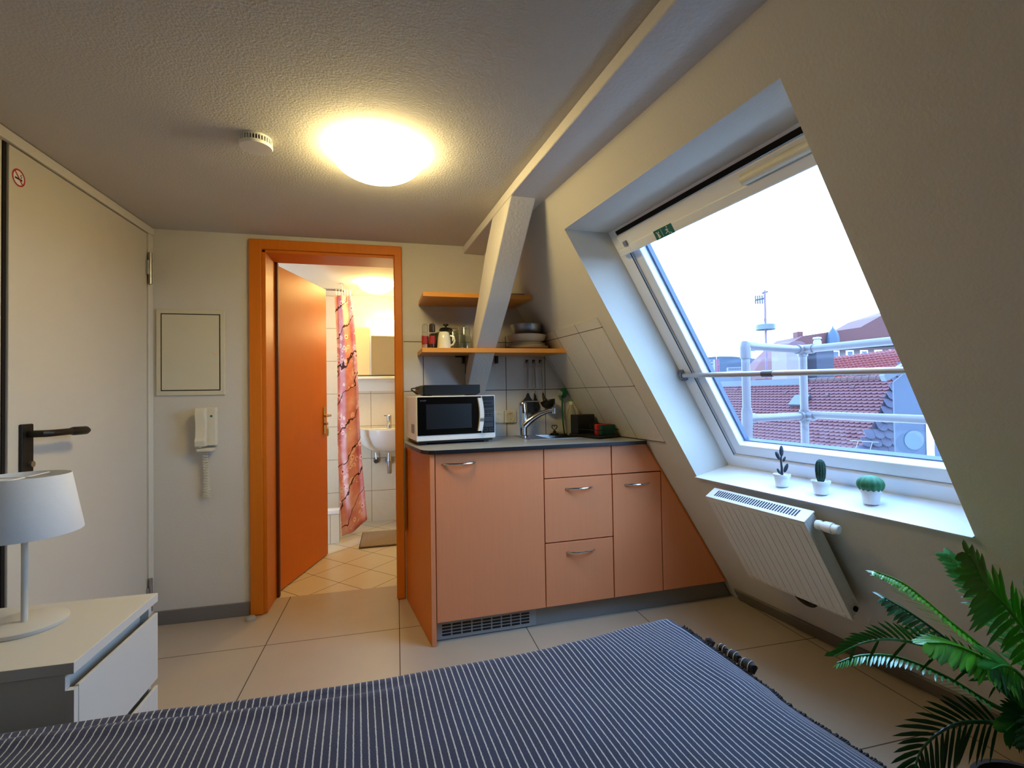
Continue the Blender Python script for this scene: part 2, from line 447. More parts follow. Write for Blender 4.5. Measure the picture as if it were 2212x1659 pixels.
# skirting
struct(obj('baseboard_back', MB().box(-1.27, -.803, 2.986, 2.9995, 0.0005, .074), GREYBASE, smooth=0, bevel=.002))
bb = obj('baseboard_right', MB().box(-5.9, -.07, .008, .088, -.012, -.0005), GREYBASE, smooth=0, bevel=.002); bb.matrix_basis = SM; struct(bb)
# bathroom shell
struct(obj('floor_bathroom', MB().box(-1.9, .62, 3.2, 5.0, -.06, -.001), BATHFL, smooth=0))
BATHP = mat('bath_plaster', (228,222,206), .8)
struct(obj('ceiling_bathroom', MB().box(-1.9, .62, 3.2, 5.0, 2.19, 2.27), BATHP, smooth=0))
struct(obj('wall_bathroom_rear', MB().box(-1.9, .62, 4.88, 5.0, 0, 2.19), BATHT, smooth=0))
struct(obj('wall_bathroom_left', MB().box(-2.0, -1.9, 3.2, 5.0, 0, 2.19), BATHT, smooth=0))
struct(obj('wall_bathroom_right', MB().box(.62, .7, 3.2, 5.0, 0, 2.19), BATHT, smooth=0))
# plaster above the tile line on the rear bathroom wall
struct(obj('wall_bathroom_plaster', MB().box(-.40, .618, 4.872, 4.8795, 1.26, 2.188), BATHP, smooth=0))
tr = MB().box(-1.895, -.467, 4.24, 4.30, 0, .24)
struct(obj('shower_kerb', tr, BATHT, smooth=0))
struct(obj('shower_kerb_cap', MB().box(-1.895, -.462, 4.23, 4.31, .2405, .279), CERAMIC, bevel=.008))

# ------------------------------------------------------------------ door 1: steel entrance door in the left wall
d1 = sroot('door_1', (-1.30, 2.47, 0))
obj('door_frame', MB().box(-1.2995,-1.272,1.90,2.998,2.104,2.143).box(-1.2995,-1.276,2.946,2.998,0.001,2.104).box(-1.2995,-1.2925,1.84,1.982,0.001,2.104), DOORFRAME, d1, bevel=.003)
obj('seal_gap', MB().box(-1.2995,-1.2895,1.982,1.9965,.01,2.104).box(-1.2995,-1.290,2.937,2.946,.01,2.104), GAP, d1, smooth=0)
obj('door_leaf', MB().box(-1.2995,-1.281,1.9965,2.937,.012,2.100), STEELDOOR, d1, bevel=.003)
hp = obj('handle_plate', MB().box(-1.281,-1.270,2.041,2.099,.905,1.134), BLACK, d1, bevel=.004)
lv = MB().tube([(-1.272,2.072,1.098),(-1.222,2.072,1.098),(-1.212,2.084,1.098),(-1.212,2.19,1.097),(-1.212,2.20,1.097)], .0125, 12)
lv.tube([(-1.212,2.195,1.097),(-1.211,2.21,1.097),(-1.211,2.285,1.095),(-1.211,2.303,1.094)], [.0125,.0165,.0165,.009], 12)
obj('handle_lever', lv, BLACK, d1)
obj('lock_cylinder', MB().tube([(-1.27,2.083,.99),(-1.262,2.083,.99)], .011, 14), STEEL, d1)
for z0, z1 in ((1.829,1.999),(.10,.27)):
    h = MB()
    h.tube([(-1.268,2.944,z0),(-1.268,2.944,z1)], .0095, 12)
    h.tube([(-1.268,2.944,z0+.045),(-1.268,2.944,z0+.048)], .0115, 12).tube([(-1.268,2.944,z1-.043),(-1.268,2.944,z1-.040)], .0115, 12)
    h.box(-1.2795,-1.27,2.925,2.944,z0+.05,z1-.045)
    obj('hinge', h, STEEL, d1)
# no-smoking sticker
st_ = thing('warning_sticker', 'small round no-smoking sticker high on the grey entrance door', 'sticker', (-1.2808, 2.037, 2.0))
MS = Matrix.Translation((-1.2805, 2.037, 2.0)) @ Matrix(((0,0,1,0),(1,0,0,0),(0,1,0,0),(0,0,0,1)))
obj('backing', MB().lathe([(0,0),(.031,0),(.031,.0004),(0,.0004)], 32, MS), WHITEP, st_, smooth=0)
RED = mat('sign_red', (176,30,40), .5)
mb = MB().lathe([(.025,.0005),(.0305,.0005),(.0305,.0009),(.025,.0009),(.025,.0005)], 36, MS)
mb.box(-.0025,.0025,-.026,.026,.0009,.0012, MS @ Matrix.Rotation(R(42),4,'Z'))
obj('prohibition_ring', mb, RED, st_, smooth=0)
mb = MB().box(-.017,.013,-.007,-.001,.0005,.0008, MS).box(.0135,.0165,-.007,-.001,.0005,.0008, MS)
mb.tube([(.010,.001,.0007),(.014,.006,.0007),(.008,.010,.0007),(.013,.015,.0007)], .0011, 6, M=MS)
obj('cigarette_symbol', mb, BLACK, st_, smooth=0)

# ------------------------------------------------------------------ door 2: bathroom door
d2 = sroot('door_2', (-.37, 3.0, 0))
fr = MB()
fr.prism([(-.80,.001),(-.733,.001),(-.733,2.058),(-.002,2.058),(-.002,.001),(.043,.001),(.043,2.115),(-.80,2.115)], 2.972, 2.9985, MXZ)
obj('door_casing', fr, ORANGEF, d2, bevel=.006)
obj('door_lining', MB().box(-.7345,-.715,2.99,3.235,.001,2.058).box(-.7345,-.001,2.99,3.215,2.043,2.0595).box(-.006,-.0005,2.99,3.235,.001,2.043), ORANGEF, d2, bevel=.002)
obj('rebate_shadow', MB().box(-.7145,-.699,3.205,3.2345,.001,2.043), mat('brown_rebate_shadow', (90,40,14), .6), d2, smooth=0)  # brown strip painting the shade in the rebate beside the leaf
LA = math.atan2(3.965-3.24, -.522+.733)
LM = Matrix.Translation((-.730, 3.242, 0)) @ Matrix.Rotation(LA, 4, 'Z')
leaf = MB().box(0,.755,-.0,.04,.006,2.046, LM)
obj('door_leaf', leaf, ORANGEW, d2, bevel=.003)
obj('handle_plate', MB().box(.685,.72,-.006,-.0005,.93,1.135, LM), BRASS, d2, bevel=.003)
obj('handle_lever', MB().tube([(.705,-.004,1.07),(.705,-.05,1.07),(.69,-.055,1.07),(.60,-.055,1.068)], .009, 12, M=LM), BRASS, d2)
kt = thing('key_with_tag', 'key ring with green oval tag hanging on the orange bathroom door', 'key', LM @ Vector((.705,-.02,1.0)))
rg = [(.705, -.022, 1.005+.0), ]
mb = MB().tube([Vector((.705+.014*math.cos(a), -.024, 1.003+.016*math.sin(a))) for a in [2*math.pi*k/20 for k in range(20)]], .0018, 6, closed=True, M=LM)
obj('key_ring', mb, CHROME, kt)
obj('key', MB().box(.702,.708,-.026,-.007,.998,1.012, LM), BRASS, kt, bevel=.001)
obj('tag', MB().ball((.705,-.027,.945), .017, .003, .034, M=LM), mat('green_tag', (150,160,84), .3), kt)
# rounded grey door stop on the floor
obj_ds = obj('door_stop', MB().lathe([(0,.022),(.012,.0215),(.022,.017),(.028,.008),(.029,.0),(0,0)], 28, Matrix.Translation((-.786,2.93,0.0005))), mat('grey_rubber', (150,146,138), .4), None)
obj_ds.location = (0,0,0)
tag(obj_ds, 'small grey domed door stop on the floor beside the orange door frame', 'door stop')

# ------------------------------------------------------------------ roof window
w1 = sroot('window_1', M=SM)
f = MB().prism([(FW0,FU0),(FW1,FU0),(FW1,FU1),(FW0,FU1)], .1905, .275,
   holes=[[(FW0+.06,FU0+.075),(FW0+.06,FU1-.03),(FW1-.075,FU1-.03),(FW1-.075,FU0+.075)]])
obj('window_frame', f, PVC, w1, local=True, bevel=.004)
obj('screw_hole', MB().lathe([(0,-.0004),(.008,-.0004),(.008,0),(0,0)],16,Matrix.Translation((-.319,2.09,.195))).lathe([(0,-.0004),(.007,-.0004),(.007,0),(0,0)],16,Matrix.Translation((-.315,.95,.195))), GAP, w1, local=True, smooth=0)
SW0, SW1, SU0, SU1 = FW0+.063, FW1-.078, FU0+.078, FU1-.033
f = MB().prism([(SW0,SU0),(SW1,SU0),(SW1,SU1),(SW0,SU1)], .203, .265, holes=[[(SW0+.05,SU0+.06),(SW0+.05,SU1-.075),(SW1-.055,SU1-.075),(SW1-.055,SU0+.06)]])
obj('sash', f, PVC, w1, local=True, bevel=.006)
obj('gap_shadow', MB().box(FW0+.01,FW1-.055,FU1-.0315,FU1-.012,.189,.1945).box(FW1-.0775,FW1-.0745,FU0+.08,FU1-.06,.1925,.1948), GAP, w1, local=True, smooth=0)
pn = MB().prism([(SW0+.045,SU0+.055),(SW1-.05,SU0+.055),(SW1-.05,SU1-.07),(SW0+.045,SU1-.07)], .236, .240)
obj('glass_pane', pn, PANE, w1, local=True, smooth=0)
obj('glazing_seal', MB().prism([(SW0+.049,SU0+.059),(SW1-.054,SU0+.059),(SW1-.054,SU1-.074),(SW0+.049,SU1-.074)], .241,.262,
   holes=[[(SW0+.055,SU0+.065),(SW0+.055,SU1-.080),(SW1-.066,SU1-.080),(SW1-.066,SU0+.065)]]), mat('blue_grey_seal', (70,84,130), .5), w1, local=True, smooth=0)
hd = MB().box(FW0+.012,FW1-.06,FU1-.12,FU1-.033,.172,.2025)
obj('head_cover', hd, PVC, w1, local=True, bevel=.01)
obj('ventilation_flap', MB().box(FW0+.10,FW1-.13,FU1-.128,FU1-.088,.160,.1718), PVC, w1, local=True, bevel=.006)
obj('end_bracket', MB().box(FW1-.128,FW1-.045,FU1-.128,FU1-.098,.163,.194), PVC, w1, local=True, bevel=.004)
obj('latch', MB().box(FW1-.12,FW1-.095,FU1-.092,FU1-.068,.164,.1718), mat('grey_latch', (120,126,160), .5), w1, local=True, bevel=.002)
obj('handle_bar', MB().tube([(-1.36,FU1-.070,.162),(-1.06,FU1-.070,.162)], .019, 16), CREAM, w1, local=True)
# inside sill (board from the room face to the frame)
mb = MB()
q = [(OW0,OU0+.001,-.012),(OW1,OU0+.001,-.012),(FW1,FU0+.001,.194),(FW0,FU0+.001,.194)]
top = [(p[0],p[1]+.004,p[2]) for p in q]
mb._faces(q+top, [(3,2,1,0),(4,5,6,7),(0,1,5,4),(1,2,6,5),(2,3,7,6),(3,0,4,7)])
obj('window_sill', mb, SILL, w1, local=True, smooth=0)
# emergency exit sticker on the head cover
es = thing('exit_sticker', 'small green emergency-exit sticker on the white window head', 'sticker', M=SM @ Matrix.Translation((-.63, FU1-.108, .1595)))
GREENS = mat('sign_green', (12,98,96), .45)
MB_ = Matrix.Translation((-.644, FU1-.108, .1596))
def on(mb, name, m_, par):
    mb.bm.transform(SM); return obj(name, mb, m_, par, smooth=0)
on(MB().box(-.699,-.589,2.062,2.102,.1588,.1597), 'backing', GREENS, es)
def stick(mb, pts, r=.0016):
    mb.tube([(x, y, .1586) for x, y in pts], r, 6)
wf = MB()   # running figure on the right half, window figure on the left half (seen from the room, w grows to the left)
stick(wf, [(-.667,2.090),(-.665,2.080)], .0024); wf.ball((-.669,2.096,.1586), .003, .003, .0008, 10, 6)
stick(wf, [(-.665,2.080),(-.672,2.074),(-.670,2.067)]); stick(wf, [(-.665,2.080),(-.659,2.074),(-.653,2.073)])
stick(wf, [(-.666,2.088),(-.673,2.083)]); stick(wf, [(-.666,2.088),(-.658,2.086)])
stick(wf, [(-.686,2.066),(-.680,2.066),(-.680,2.072)])
on(wf, 'running_figure', WHITEP, es)
lf = MB()
stick(lf, [(-.612,2.066),(-.612,2.084)], .0040); lf.ball((-.617,2.090,.1586), .003, .003, .0008, 10, 6)
stick(lf, [(-.612,2.084),(-.604,2.094)]); stick(lf, [(-.612,2.08),(-.620,2.070)]); stick(lf,[(-.634,2.066),(-.634,2.098)], .0007)
on(lf, 'rescue_figure', WHITEP, es)
# safety rail across the opening
sr = thing('safety_rail', 'grey steel safety rail crossing the roof window between two brackets', 'rail', M=SM @ Matrix.Translation((-.83,1.39,.19)))
rl = MB().tube([(-1.38,1.375,.178),(-.31,1.405,.178)], .0115, 16); on(rl, 'rail_tube', RAILM, sr)
sl = MB().tube([(-.815,1.3908,.178),(-.765,1.3922,.178)], .0135, 16); on(sl, 'joining_sleeve', mat('dark_grey_sleeve', (98,94,100), .4, metal=.5), sr)
for x in (-.296, -1.376):
    bk = MB().box(x-.016,x+.012,1.375,1.432,.175,.1945).tube([(x-.012 if x > -1 else x+.012,1.405 if x>-1 else 1.376,.178),(x,1.405 if x>-1 else 1.376,.178)], .016, 14)
    on(bk, 'wall_bracket', mat('bracket_grey', (120,122,134), .4, metal=.5), sr)

# ------------------------------------------------------------------ ceiling fittings
LAMPE = emit('lit_opal_glass', (1.0,.77,.33), 22)
BATHE = emit('lit_bath_glass', (1.0,.70,.24), 21)
BATHM = emit('lit_mirror_lamp_glass', (1.0,.72,.30), 11)
def dome(name, label, c, r, h, em, cat='lamp'):
    t = thing(name, label, cat, c)
    M = Matrix.Translation(c)
    obj('base_plate', MB().lathe([(0,-.0005),(r*.93,-.0005),(r*.95,-.012),(0,-.012)], 48, M), WHITEP, t)
    prof = [(r*math.cos(a), -.0125 - h*math.sin(a)) for a in [math.pi/2*k/14 for k in range(14)]] + [(0,-.0125-h)]
    obj('lamp_shade', MB().lathe(prof, 56, M), em, t, smooth=60)
    return t
dome('ceiling_lamp', 'lit round opal glass ceiling lamp in the main room', (-.055,1.88,ZC), .174, .098, LAMPE, 'ceiling lamp')
sd = thing('smoke_detector', 'round white smoke detector on the ceiling left of the lamp', 'smoke detector', (-.478,1.878,ZC))
M = Matrix.Translation((-.478,1.878,ZC))
obj('base', MB().lathe([(0,-.0005),(.052,-.0005),(.054,-.008),(0,-.008)], 40, M), WHITEP, sd)
obj('body', MB().lathe([(.047,-.0082),(.047,-.024),(.054,-.0245),(.0555,-.03),(.053,-.036),(0,-.037)], 48, M), WHITEP, sd)
obj('vent_slots', MB().lathe([(.0475,-.0085),(.0475,-.0235)], 40, M), BLACK, sd)
rb = MB()
for k in range(36):
    a = 2*math.pi*k/36; rb.box(.0474,.0545,-.0018,.0018,-.0243,-.0083, M @ Matrix.Rotation(a,4,'Z'))
obj('vent_ribs', rb, WHITEP, sd, smooth=0)

# ------------------------------------------------------------------ things on the back wall, left part
fb = thing('fuse_box', 'cream flush fuse-box cover with thin black outline above the intercom', 'fuse box', (-1.10,3.0,1.233))
obj('cover_frame', MB().box(-1.262,-.925,2.990,2.9992,1.233,1.705), CREAM, fb, bevel=.003)
obj('door_gap', MB().box(-1.2385,-.9485,2.9885,2.9902,1.258,1.682), BLACK, fb, smooth=0)
obj('door', MB().box(-1.2335,-.9535,2.9870,2.9895,1.2635,1.6765), CREAM, fb, smooth=0)
lbl(obj('latch', MB().box(-.985,-.957,2.985,2.9872,1.458,1.474), mat('pinkish_latch', (222,200,170), .5), fb, bevel=.003), 'small pinkish finger latch')
ic = thing('intercom_phone', 'ivory wall intercom handset with coiled cord between fuse box and orange door', 'intercom', (-1.02,3.0,.93))
obj('wall_base', MB().box(-1.046,-.963,2.962,2.999,.955,1.165), IVORY, ic, bevel=.005)
hs = MB().prism([(2.922,.955),(2.958,.955),(2.958,1.163),(2.930,1.163),(2.918,1.13),(2.93,1.08),(2.93,1.01),(2.916,.985)], -1.054, -1.002, Matrix(((0,0,1,0),(1,0,0,0),(0,1,0,0),(0,0,0,1))))
obj('handset', hs, IVORY, ic, bevel=.004)
obj('call_button', MB().tube([(-.985,2.962,1.117),(-.985,2.9595,1.117)], .0065, 14), GREENS, ic)
obj('cord_socket', MB().box(-1.052,-.975,2.935,2.998,.925,.945), IVORY, ic, bevel=.006)
obj('hook', MB().ball((-1.03,2.932,.955), .009), IVORY, ic)
coil = []
for k in range(600):
    t = k/600; a = t*2*math.pi*34
    x = -1.018 + .008*math.sin(t*5); rr_ = .011
    if t < .5: z = .925 - .50*t; xo = -.006
    else: z = .675 + (t-.5)*.48; xo = .008
    coil.append((x+xo+rr_*math.cos(a), 2.975+rr_*math.sin(a), z))
obj('coiled_cord', MB().tube(coil, .0022, 5), IVORY, ic)

# ------------------------------------------------------------------ kitchen run
def kmb(mb): mb.bm.transform(KM); return mb
def kslope_s(z, d):   # where the roof slope meets the run at height z and depth d
    p = KM @ Vector((0,d,0)); q = KM @ Vector((1,d,0)); dr = q-p
    a, b_ = 0, 3
    for _ in range(40):
        m_ = (a+b_)/2; v = p + dr*m_
        if v.x < slope_x(v.y, z): a = m_
        else: b_ = m_
    return a
BANDLE = CHROME
def bow_handle(s0, s1, z):
    pts = []
    for k in range(13):
        t = k/12; pts.append((s0+(s1-s0)*t, -.003-.026*math.sin(math.pi*t)**.7, z+.004*math.sin(math.pi*t)*0))
    return kmb(MB().tube(pts, .0052, 10))
def front(name, s0, s1, z0, z1, par, m_=None):
    return obj(name, kmb(MB().box(s0,s1,0,.019,z0,z1)), m_ or BEECH, par, bevel=.0015)
def kthing(name, label, s): return thing(name, label, 'kitchen cabinet', M=KM @ Matrix.Translation((s,.3,.1)))
# fridge housing with the end panel
fu = kthing('tall_front_cabinet', 'large single-door beech kitchen unit at the left end under the microwave', .28)
obj('cabinet_body', kmb(MB().box(.004,.560,.021,.56,.106,.925)), BEECHS, fu, smooth=0)
dr = front('door', .003, .561, .107, .923, fu); obj('handle', bow_handle(.043,.198,.874), CHROME, dr)
ep = kthing('end_panel', 'upright orange beech end panel closing the left side of the kitchen run', 0)
pw = [KM @ Vector((-.024,-.006,0)), KM @ Vector((-.001,-.006,0)), Vector((.085,2.97,0)), Vector((.050,2.97,0))]
obj('panel', MB().prism([(p.x,p.y) for p in pw], .001, .925), BEECHS, ep, bevel=.001)
obj('edge_band', kmb(MB().box(-.0235,-.0015,-.0075,-.0062,.002,.925)), BEECH, ep, smooth=0)
lbl(obj('door_gap_strip', MB().box(.047,.0495,2.90,2.945,.42,.90), GAP, ep, smooth=0), 'dark gap strip beside the door frame')
du = kthing('drawer_cabinet', 'middle beech kitchen unit with two handled drawers below a blank front', .76)
obj('cabinet_body', kmb(MB().box(.564,.952,.021,.56,.106,.78)), BEECHS, du, smooth=0)
front('false_front', .566, .949, .771, .923, du)
a = front('drawer', .566, .951, .437, .766, du); obj('handle', bow_handle(.686,.836,.711), CHROME, a)
a = front('drawer', .566, .951, .107, .431, du); obj('handle', bow_handle(.686,.838,.378), CHROME, a)
nu = kthing('narrow_cabinet', 'narrow single-door beech kitchen unit right of the drawers', 1.1)
obj('cabinet_body', kmb(MB().box(.957,1.06,.021,.56,.106,.78)), BEECHS, nu, smooth=0)
def ks(z, d=0): return kslope_s(z, d) - .006
obj('false_front', kmb(MB().prism([(.955,.771),(ks(.771)-.012,.771),(ks(.923)-.012,.923),(.955,.923)], 0, .019, MXZ)), BEECH, nu, bevel=.0015)
a = front('door', .957, 1.252, .107, .765, nu); obj('handle', bow_handle(1.030,1.180,.709), CHROME, a)
cu = kthing('corner_panel', 'triangular beech panel filling the corner under the sloping wall', 1.42)
obj('panel', kmb(MB().prism([(1.257,.107),(ks(.107)-.012,.107),(ks(.765)-.012,.765),(1.257,.765)], .002, .019, MXZ)), BEECH, cu, bevel=.0015)
obj('filler_strip', kmb(MB().prism([(ks(.107)-.0105,.107),(ks(.107),.107),(ks(.92),.92),(ks(.92)-.0105,.92)], .004, .03, MXZ)), BEECHS, cu, smooth=0)
pl_ = thing('plinth', 'grey kitchen plinth with a slotted vent grille at its left end', 'plinth', M=KM @ Matrix.Translation((.8,.05,0)))
obj('board', kmb(MB().prism([(.002,.001),(ks(.001,.05),.001),(ks(.1,.05),.1),(.002,.1)], .046, .06, MXZ)), PLINTH, pl_, smooth=0)
gr = obj('vent_grille', kmb(MB().box(.004,.52,.040,.0455,.004,.098)), mat('grey_grille', (150,150,150), .4), pl_, bevel=.002)
sl = MB()
for i in range(9):
    for j in range(4):
        s0 = .035+i*.051; z0 = .022+j*.0155
        sl.prism([(s0+.005*math.cos(a)+(.036 if math.cos(a)>0 else 0), z0+.005*math.sin(a)+.005) for a in [R(15+30*k) for k in range(12)]], .0388, .0402, MXZ)
obj('grille_slots', kmb(sl), BLACK, gr, smooth=0)
# worktop with a cut-out for the bowl
KI = KM.inverted()
def rect(s0,s1,d0,d1): return [(s0,d0),(s1,d0),(s1,d1),(s0,d1)]
def kxy(pts): return [(v.x,v.y) for v in [KM @ Vector((p[0],p[1],0)) for p in pts]]
wt_poly = [(.048,2.966),(.048,2.80),(.075,2.64),(.118,2.425),(.132,2.392),(.155,2.370),(.185,2.362)]
wt_poly += kxy([(1.140,-.021),(1.156,-.020)]) + [(sx(2.46,.946,-.012),2.46),(sx(2.993,.946,-.012),2.9935),(.048,2.9935)]
BX0,BX1,BY0,BY1 = .700,1.00,.295,.545     # bowl in kitchen coordinates
wtop = thing('worktop', 'grey kitchen worktop with black edge and rounded left corner', 'worktop', (.7,2.7,.927))
hole = kxy(rect(BX0,BX1,BY0,BY1))
obj('board', MB().prism(wt_poly, .931, .945, holes=[hole]), WORKTOP, wtop, smooth=0)
def inset(poly, d): return poly
obj('edge_strip', MB().prism(wt_poly, .9265, .9308, holes=[hole]), WORKEDGE, wtop, smooth=0)
ed = MB(); eg = wt_poly[0:10]
for (a, b_) in zip(eg, eg[1:]):
    n_ = Vector((b_[1]-a[1], -(b_[0]-a[0]), 0)).normalized()*-.0022
    pa, pb = Vector((a[0],a[1],0)), Vector((b_[0],b_[1],0))
    if (n_.dot(Vector((.7,2.75,0))-pa)) > 0: n_ = -n_
    if a[0] < .05 and b_[0] < .05: continue
    ed._faces([(pa.x,pa.y,.9265),(pb.x,pb.y,.9265),(pb.x,pb.y,.9445),(pa.x,pa.y,.9445),
      (pa.x+n_.x,pa.y+n_.y,.9265),(pb.x+n_.x,pb.y+n_.y,.9265),(pb.x+n_.x,pb.y+n_.y,.9445),(pa.x+n_.x,pa.y+n_.y,.9445)],
      [(0,1,2,3),(7,6,5,4),(4,5,1,0),(3,2,6,7),(0,3,7,4),(1,5,6,2)])
obj('black_edge_band', ed, WORKEDGE, wtop, smooth=0)
# sink
sk = thing('sink', 'stainless steel inset sink with drainer under the mixer tap', 'sink', M=KM @ Matrix.Translation((.85,.42,.945)))
rim = MB().prism(rect(.575,1.03,.27,.585), .9455, .9485, holes=[rect(BX0,BX1,BY0,BY1)])
obj('rim', kmb(rim), STEEL, sk, bevel=.001)
bw = MB(); b1 = rect(BX0+.002,BX1-.002,BY0+.002,BY1-.002); b2 = rect(BX0+.018,BX1-.018,BY0+.018,BY1-.018)
for k in range(4):
    j = (k+1)%4
    bw.face([(*b1[k],.948),(*b1[j],.948),(*b2[j],.82),(*b2[k],.82)])
bw.face([(*p,.82) for p in b2]); bmesh.ops.remove_doubles(bw.bm, verts=bw.bm.verts[:], dist=1e-5)
obj('bowl', kmb(bw), STEEL, sk, smooth=80)
obj('drain', kmb(MB().lathe([(0,.8215),(.03,.8215),(.035,.8205)], 20, Matrix.Translation((.85,.42,0)))), CHROME, sk)
# mixer tap
tp = thing('mixer_tap', 'chrome single-lever kitchen mixer tap with long angled spout', 'tap', (.757,2.86,.9485))
TC = Vector((.757,2.86,0)); TT = Matrix.Translation(TC)
obj('body', MB().lathe([(0,.949),(.029,.949),(.029,.956),(.022,.962),(.0225,1.0),(.0255,1.03),(.0255,1.085),(.0275,1.09),(.0275,1.10),(0,1.10)], 32, TT), CHROME, tp)
obj('cartridge_cap', MB().lathe([(0,1.101),(.027,1.101),(.027,1.150),(.022,1.160),(0,1.161)], 32, TT), CHROME, tp)
obj('lever', MB().box(-.012,.105,-.010,.010,1.1615,1.168, TT @ Matrix.Rotation(R(-12),4,'Z')), CHROME, tp, bevel=.003)
sp_ = MB().tube([TC+Vector(v) for v in ((.0,-.008,1.015),(.025,-.014,1.040),(.06,-.022,1.066),(.10,-.03,1.088),(.15,-.04,1.106),(.182,-.045,1.111))], [.0235,.0225,.0195,.0165,.0135,.013], 16)
obj('spout', sp_, CHROME, tp)
obj('aerator', MB().tube([TC+Vector((.182,-.045,1.124)), TC+Vector((.182,-.045,1.086))], .0140, 16), CHROME, tp)
# plug with heart handle
pg = thing('sink_plug', 'black sink plug with heart-shaped handle behind the sink', 'plug', (.985,2.945,.9455))
obj('stopper', MB().lathe([(0,.9458),(.026,.9458),(.026,.957),(.014,.9575),(.008,.972),(0,.972)], 24, Matrix.Translation((.985,2.945,0))), BLACK, pg)
hp_ = []
for k in range(28):
    a = 2*math.pi*k/28
    hp_.append((.985+.0013*16*math.sin(a)**3*.85, 2.945, .993+.0013*(13*math.cos(a)-5*math.cos(2*a)-2*math.cos(3*a)-math.cos(4*a))*.95))
obj('heart_handle', MB().tube(hp_, .0026, 8, closed=True), BLACK, pg)

# ------------------------------------------------------------------ microwave
MWA = R(9)
MW = Matrix.Translation((.104,2.602,.9455)) @ Matrix.Rotation(MWA, 4, 'Z')
mw = thing('microwave', 'white microwave oven with black door on the worktop', 'microwave', M=MW)
def ml(name, mb, m_, par=mw, **k): mb.bm.transform(MW); return obj(name, mb, m_, par, **k)
ml('body', MB().box(0,.445,.012,.30,.022,.262), WHITEP, bevel=.006)
for x in (.03,.385):
    for y in (.03,.24):
        ml('foot', MB().box(x,x+.03,y,y+.03,.0003,.0218), BLACK, smooth=0)
ml('base_tray', MB().box(.012,.433,.02,.29,.010,.0218), BLACK, smooth=0)
ml('front_frame', MB().box(0,.445,0,.0118,.022,.262), WHITEP, bevel=.004)
ml('door_panel', MB().box(.005,.362,-.004,-.0003,.052,.257), mat('black_gloss', (8,8,10), .12), bevel=.002)
ml('door_window', MB().box(.052,.305,-.0046,-.0041,.085,.218), mat('dark_mesh_window', (15,15,17), .35), smooth=0)
pts = [(.352,.238-.205*0)]
hb = MB()
for k in range(12):
    t0, t1 = k/12, (k+1)/12
    def px_(t): return .338 + .011*math.sin(math.pi*t)
    z0, z1 = .066+.182*t0, .066+.182*t1
    hb._faces([(px_(t0),-.022,z0),(px_(t0)+.023,-.022,z0),(px_(t1)+.023,-.022,z1),(px_(t1),-.022,z1),(px_(t0),-.0045,z0),(px_(t0)+.023,-.0045,z0),(px_(t1)+.023,-.0045,z1),(px_(t1),-.0045,z1)],
      [(0,1,2,3),(4,7,6,5),(0,4,5,1),(3,2,6,7),(0,3,7,4),(1,5,6,2)])
bmesh.ops.remove_doubles(hb.bm, verts=hb.bm.verts[:], dist=1e-5)
ml('handle', hb, WHITEP, smooth=50)
cp = ml('control_panel', MB().box(.367,.439,-.003,-.0003,.052,.257), mat('panel_black', (14,14,18), .25), bevel=.001)
lbx = mat('panel_print', (92,94,104), .4); lbd = mat('panel_key', (40,42,50), .4)
def kp(x0,x1,z0,z1,nm='key', m_=None, t=.0006):
    return ml(nm, MB().box(x0,x1,-.003-t,-.0031,z0,z1), m_ or lbd, cp, smooth=0)
def outline(x0,x1,z0,z1,nm):
    b_ = MB().prism([(x0,z0),(x1,z0),(x1,z1),(x0,z1)], -.0036,-.0031, MXZ, holes=[[(x0+.0012,z0+.0012),(x0+.0012,z1-.0012),(x1-.0012,z1-.0012),(x1-.0012,z0+.0012)]])
    return ml(nm, b_, lbx, cp, smooth=0)
outline(.373,.431,.208,.230,'display'); kp(.375,.432,.180,.192); outline(.373,.432,.161,.174,'key'); outline(.373,.432,.146,.159,'key')
kp(.375,.432,.116,.142); kp(.375,.432,.086,.110); outline(.373,.397,.062,.077,'key'); outline(.410,.434,.062,.077,'key')
for k in range(3): kp(.379+k*.02,.384+k*.02,.166,.168,'legend',lbx,.0008)
for k in range(3): kp(.379+k*.02,.384+k*.02,.151,.153,'legend',lbx,.0008)
vs_ = MB()
for k in range(4): vs_.box(-.0012,-.0002,.06+k*.022,.066+k*.022,.06,.11)
ml('side_vents', vs_, GAP, smooth=0)
# brand lettering on the door
def lettering(text, size, M_, m_, par, name='lettering'):
    c = bpy.data.curves.new('txt', 'FONT'); c.body = text; c.size = size; c.extrude = .0002; c.align_x = 'LEFT'
    t = bpy.data.objects.new('txt', c); COL.objects.link(t)
    me = bpy.data.meshes.new_from_object(t.evaluated_get(bpy.context.evaluated_depsgraph_get()))
    bpy.data.objects.remove(t); bpy.data.curves.remove(c)
    b_ = MB(); b_.bm.from_mesh(me); bpy.data.meshes.remove(me)
    b_.bm.transform(M_); return obj(name, b_, m_, par, smooth=0)
lettering('SHARP', .0115, MW @ Matrix.Translation((.019,-.0043,.234)) @ Matrix.Rotation(R(90),4,'X'), lbx, mw)
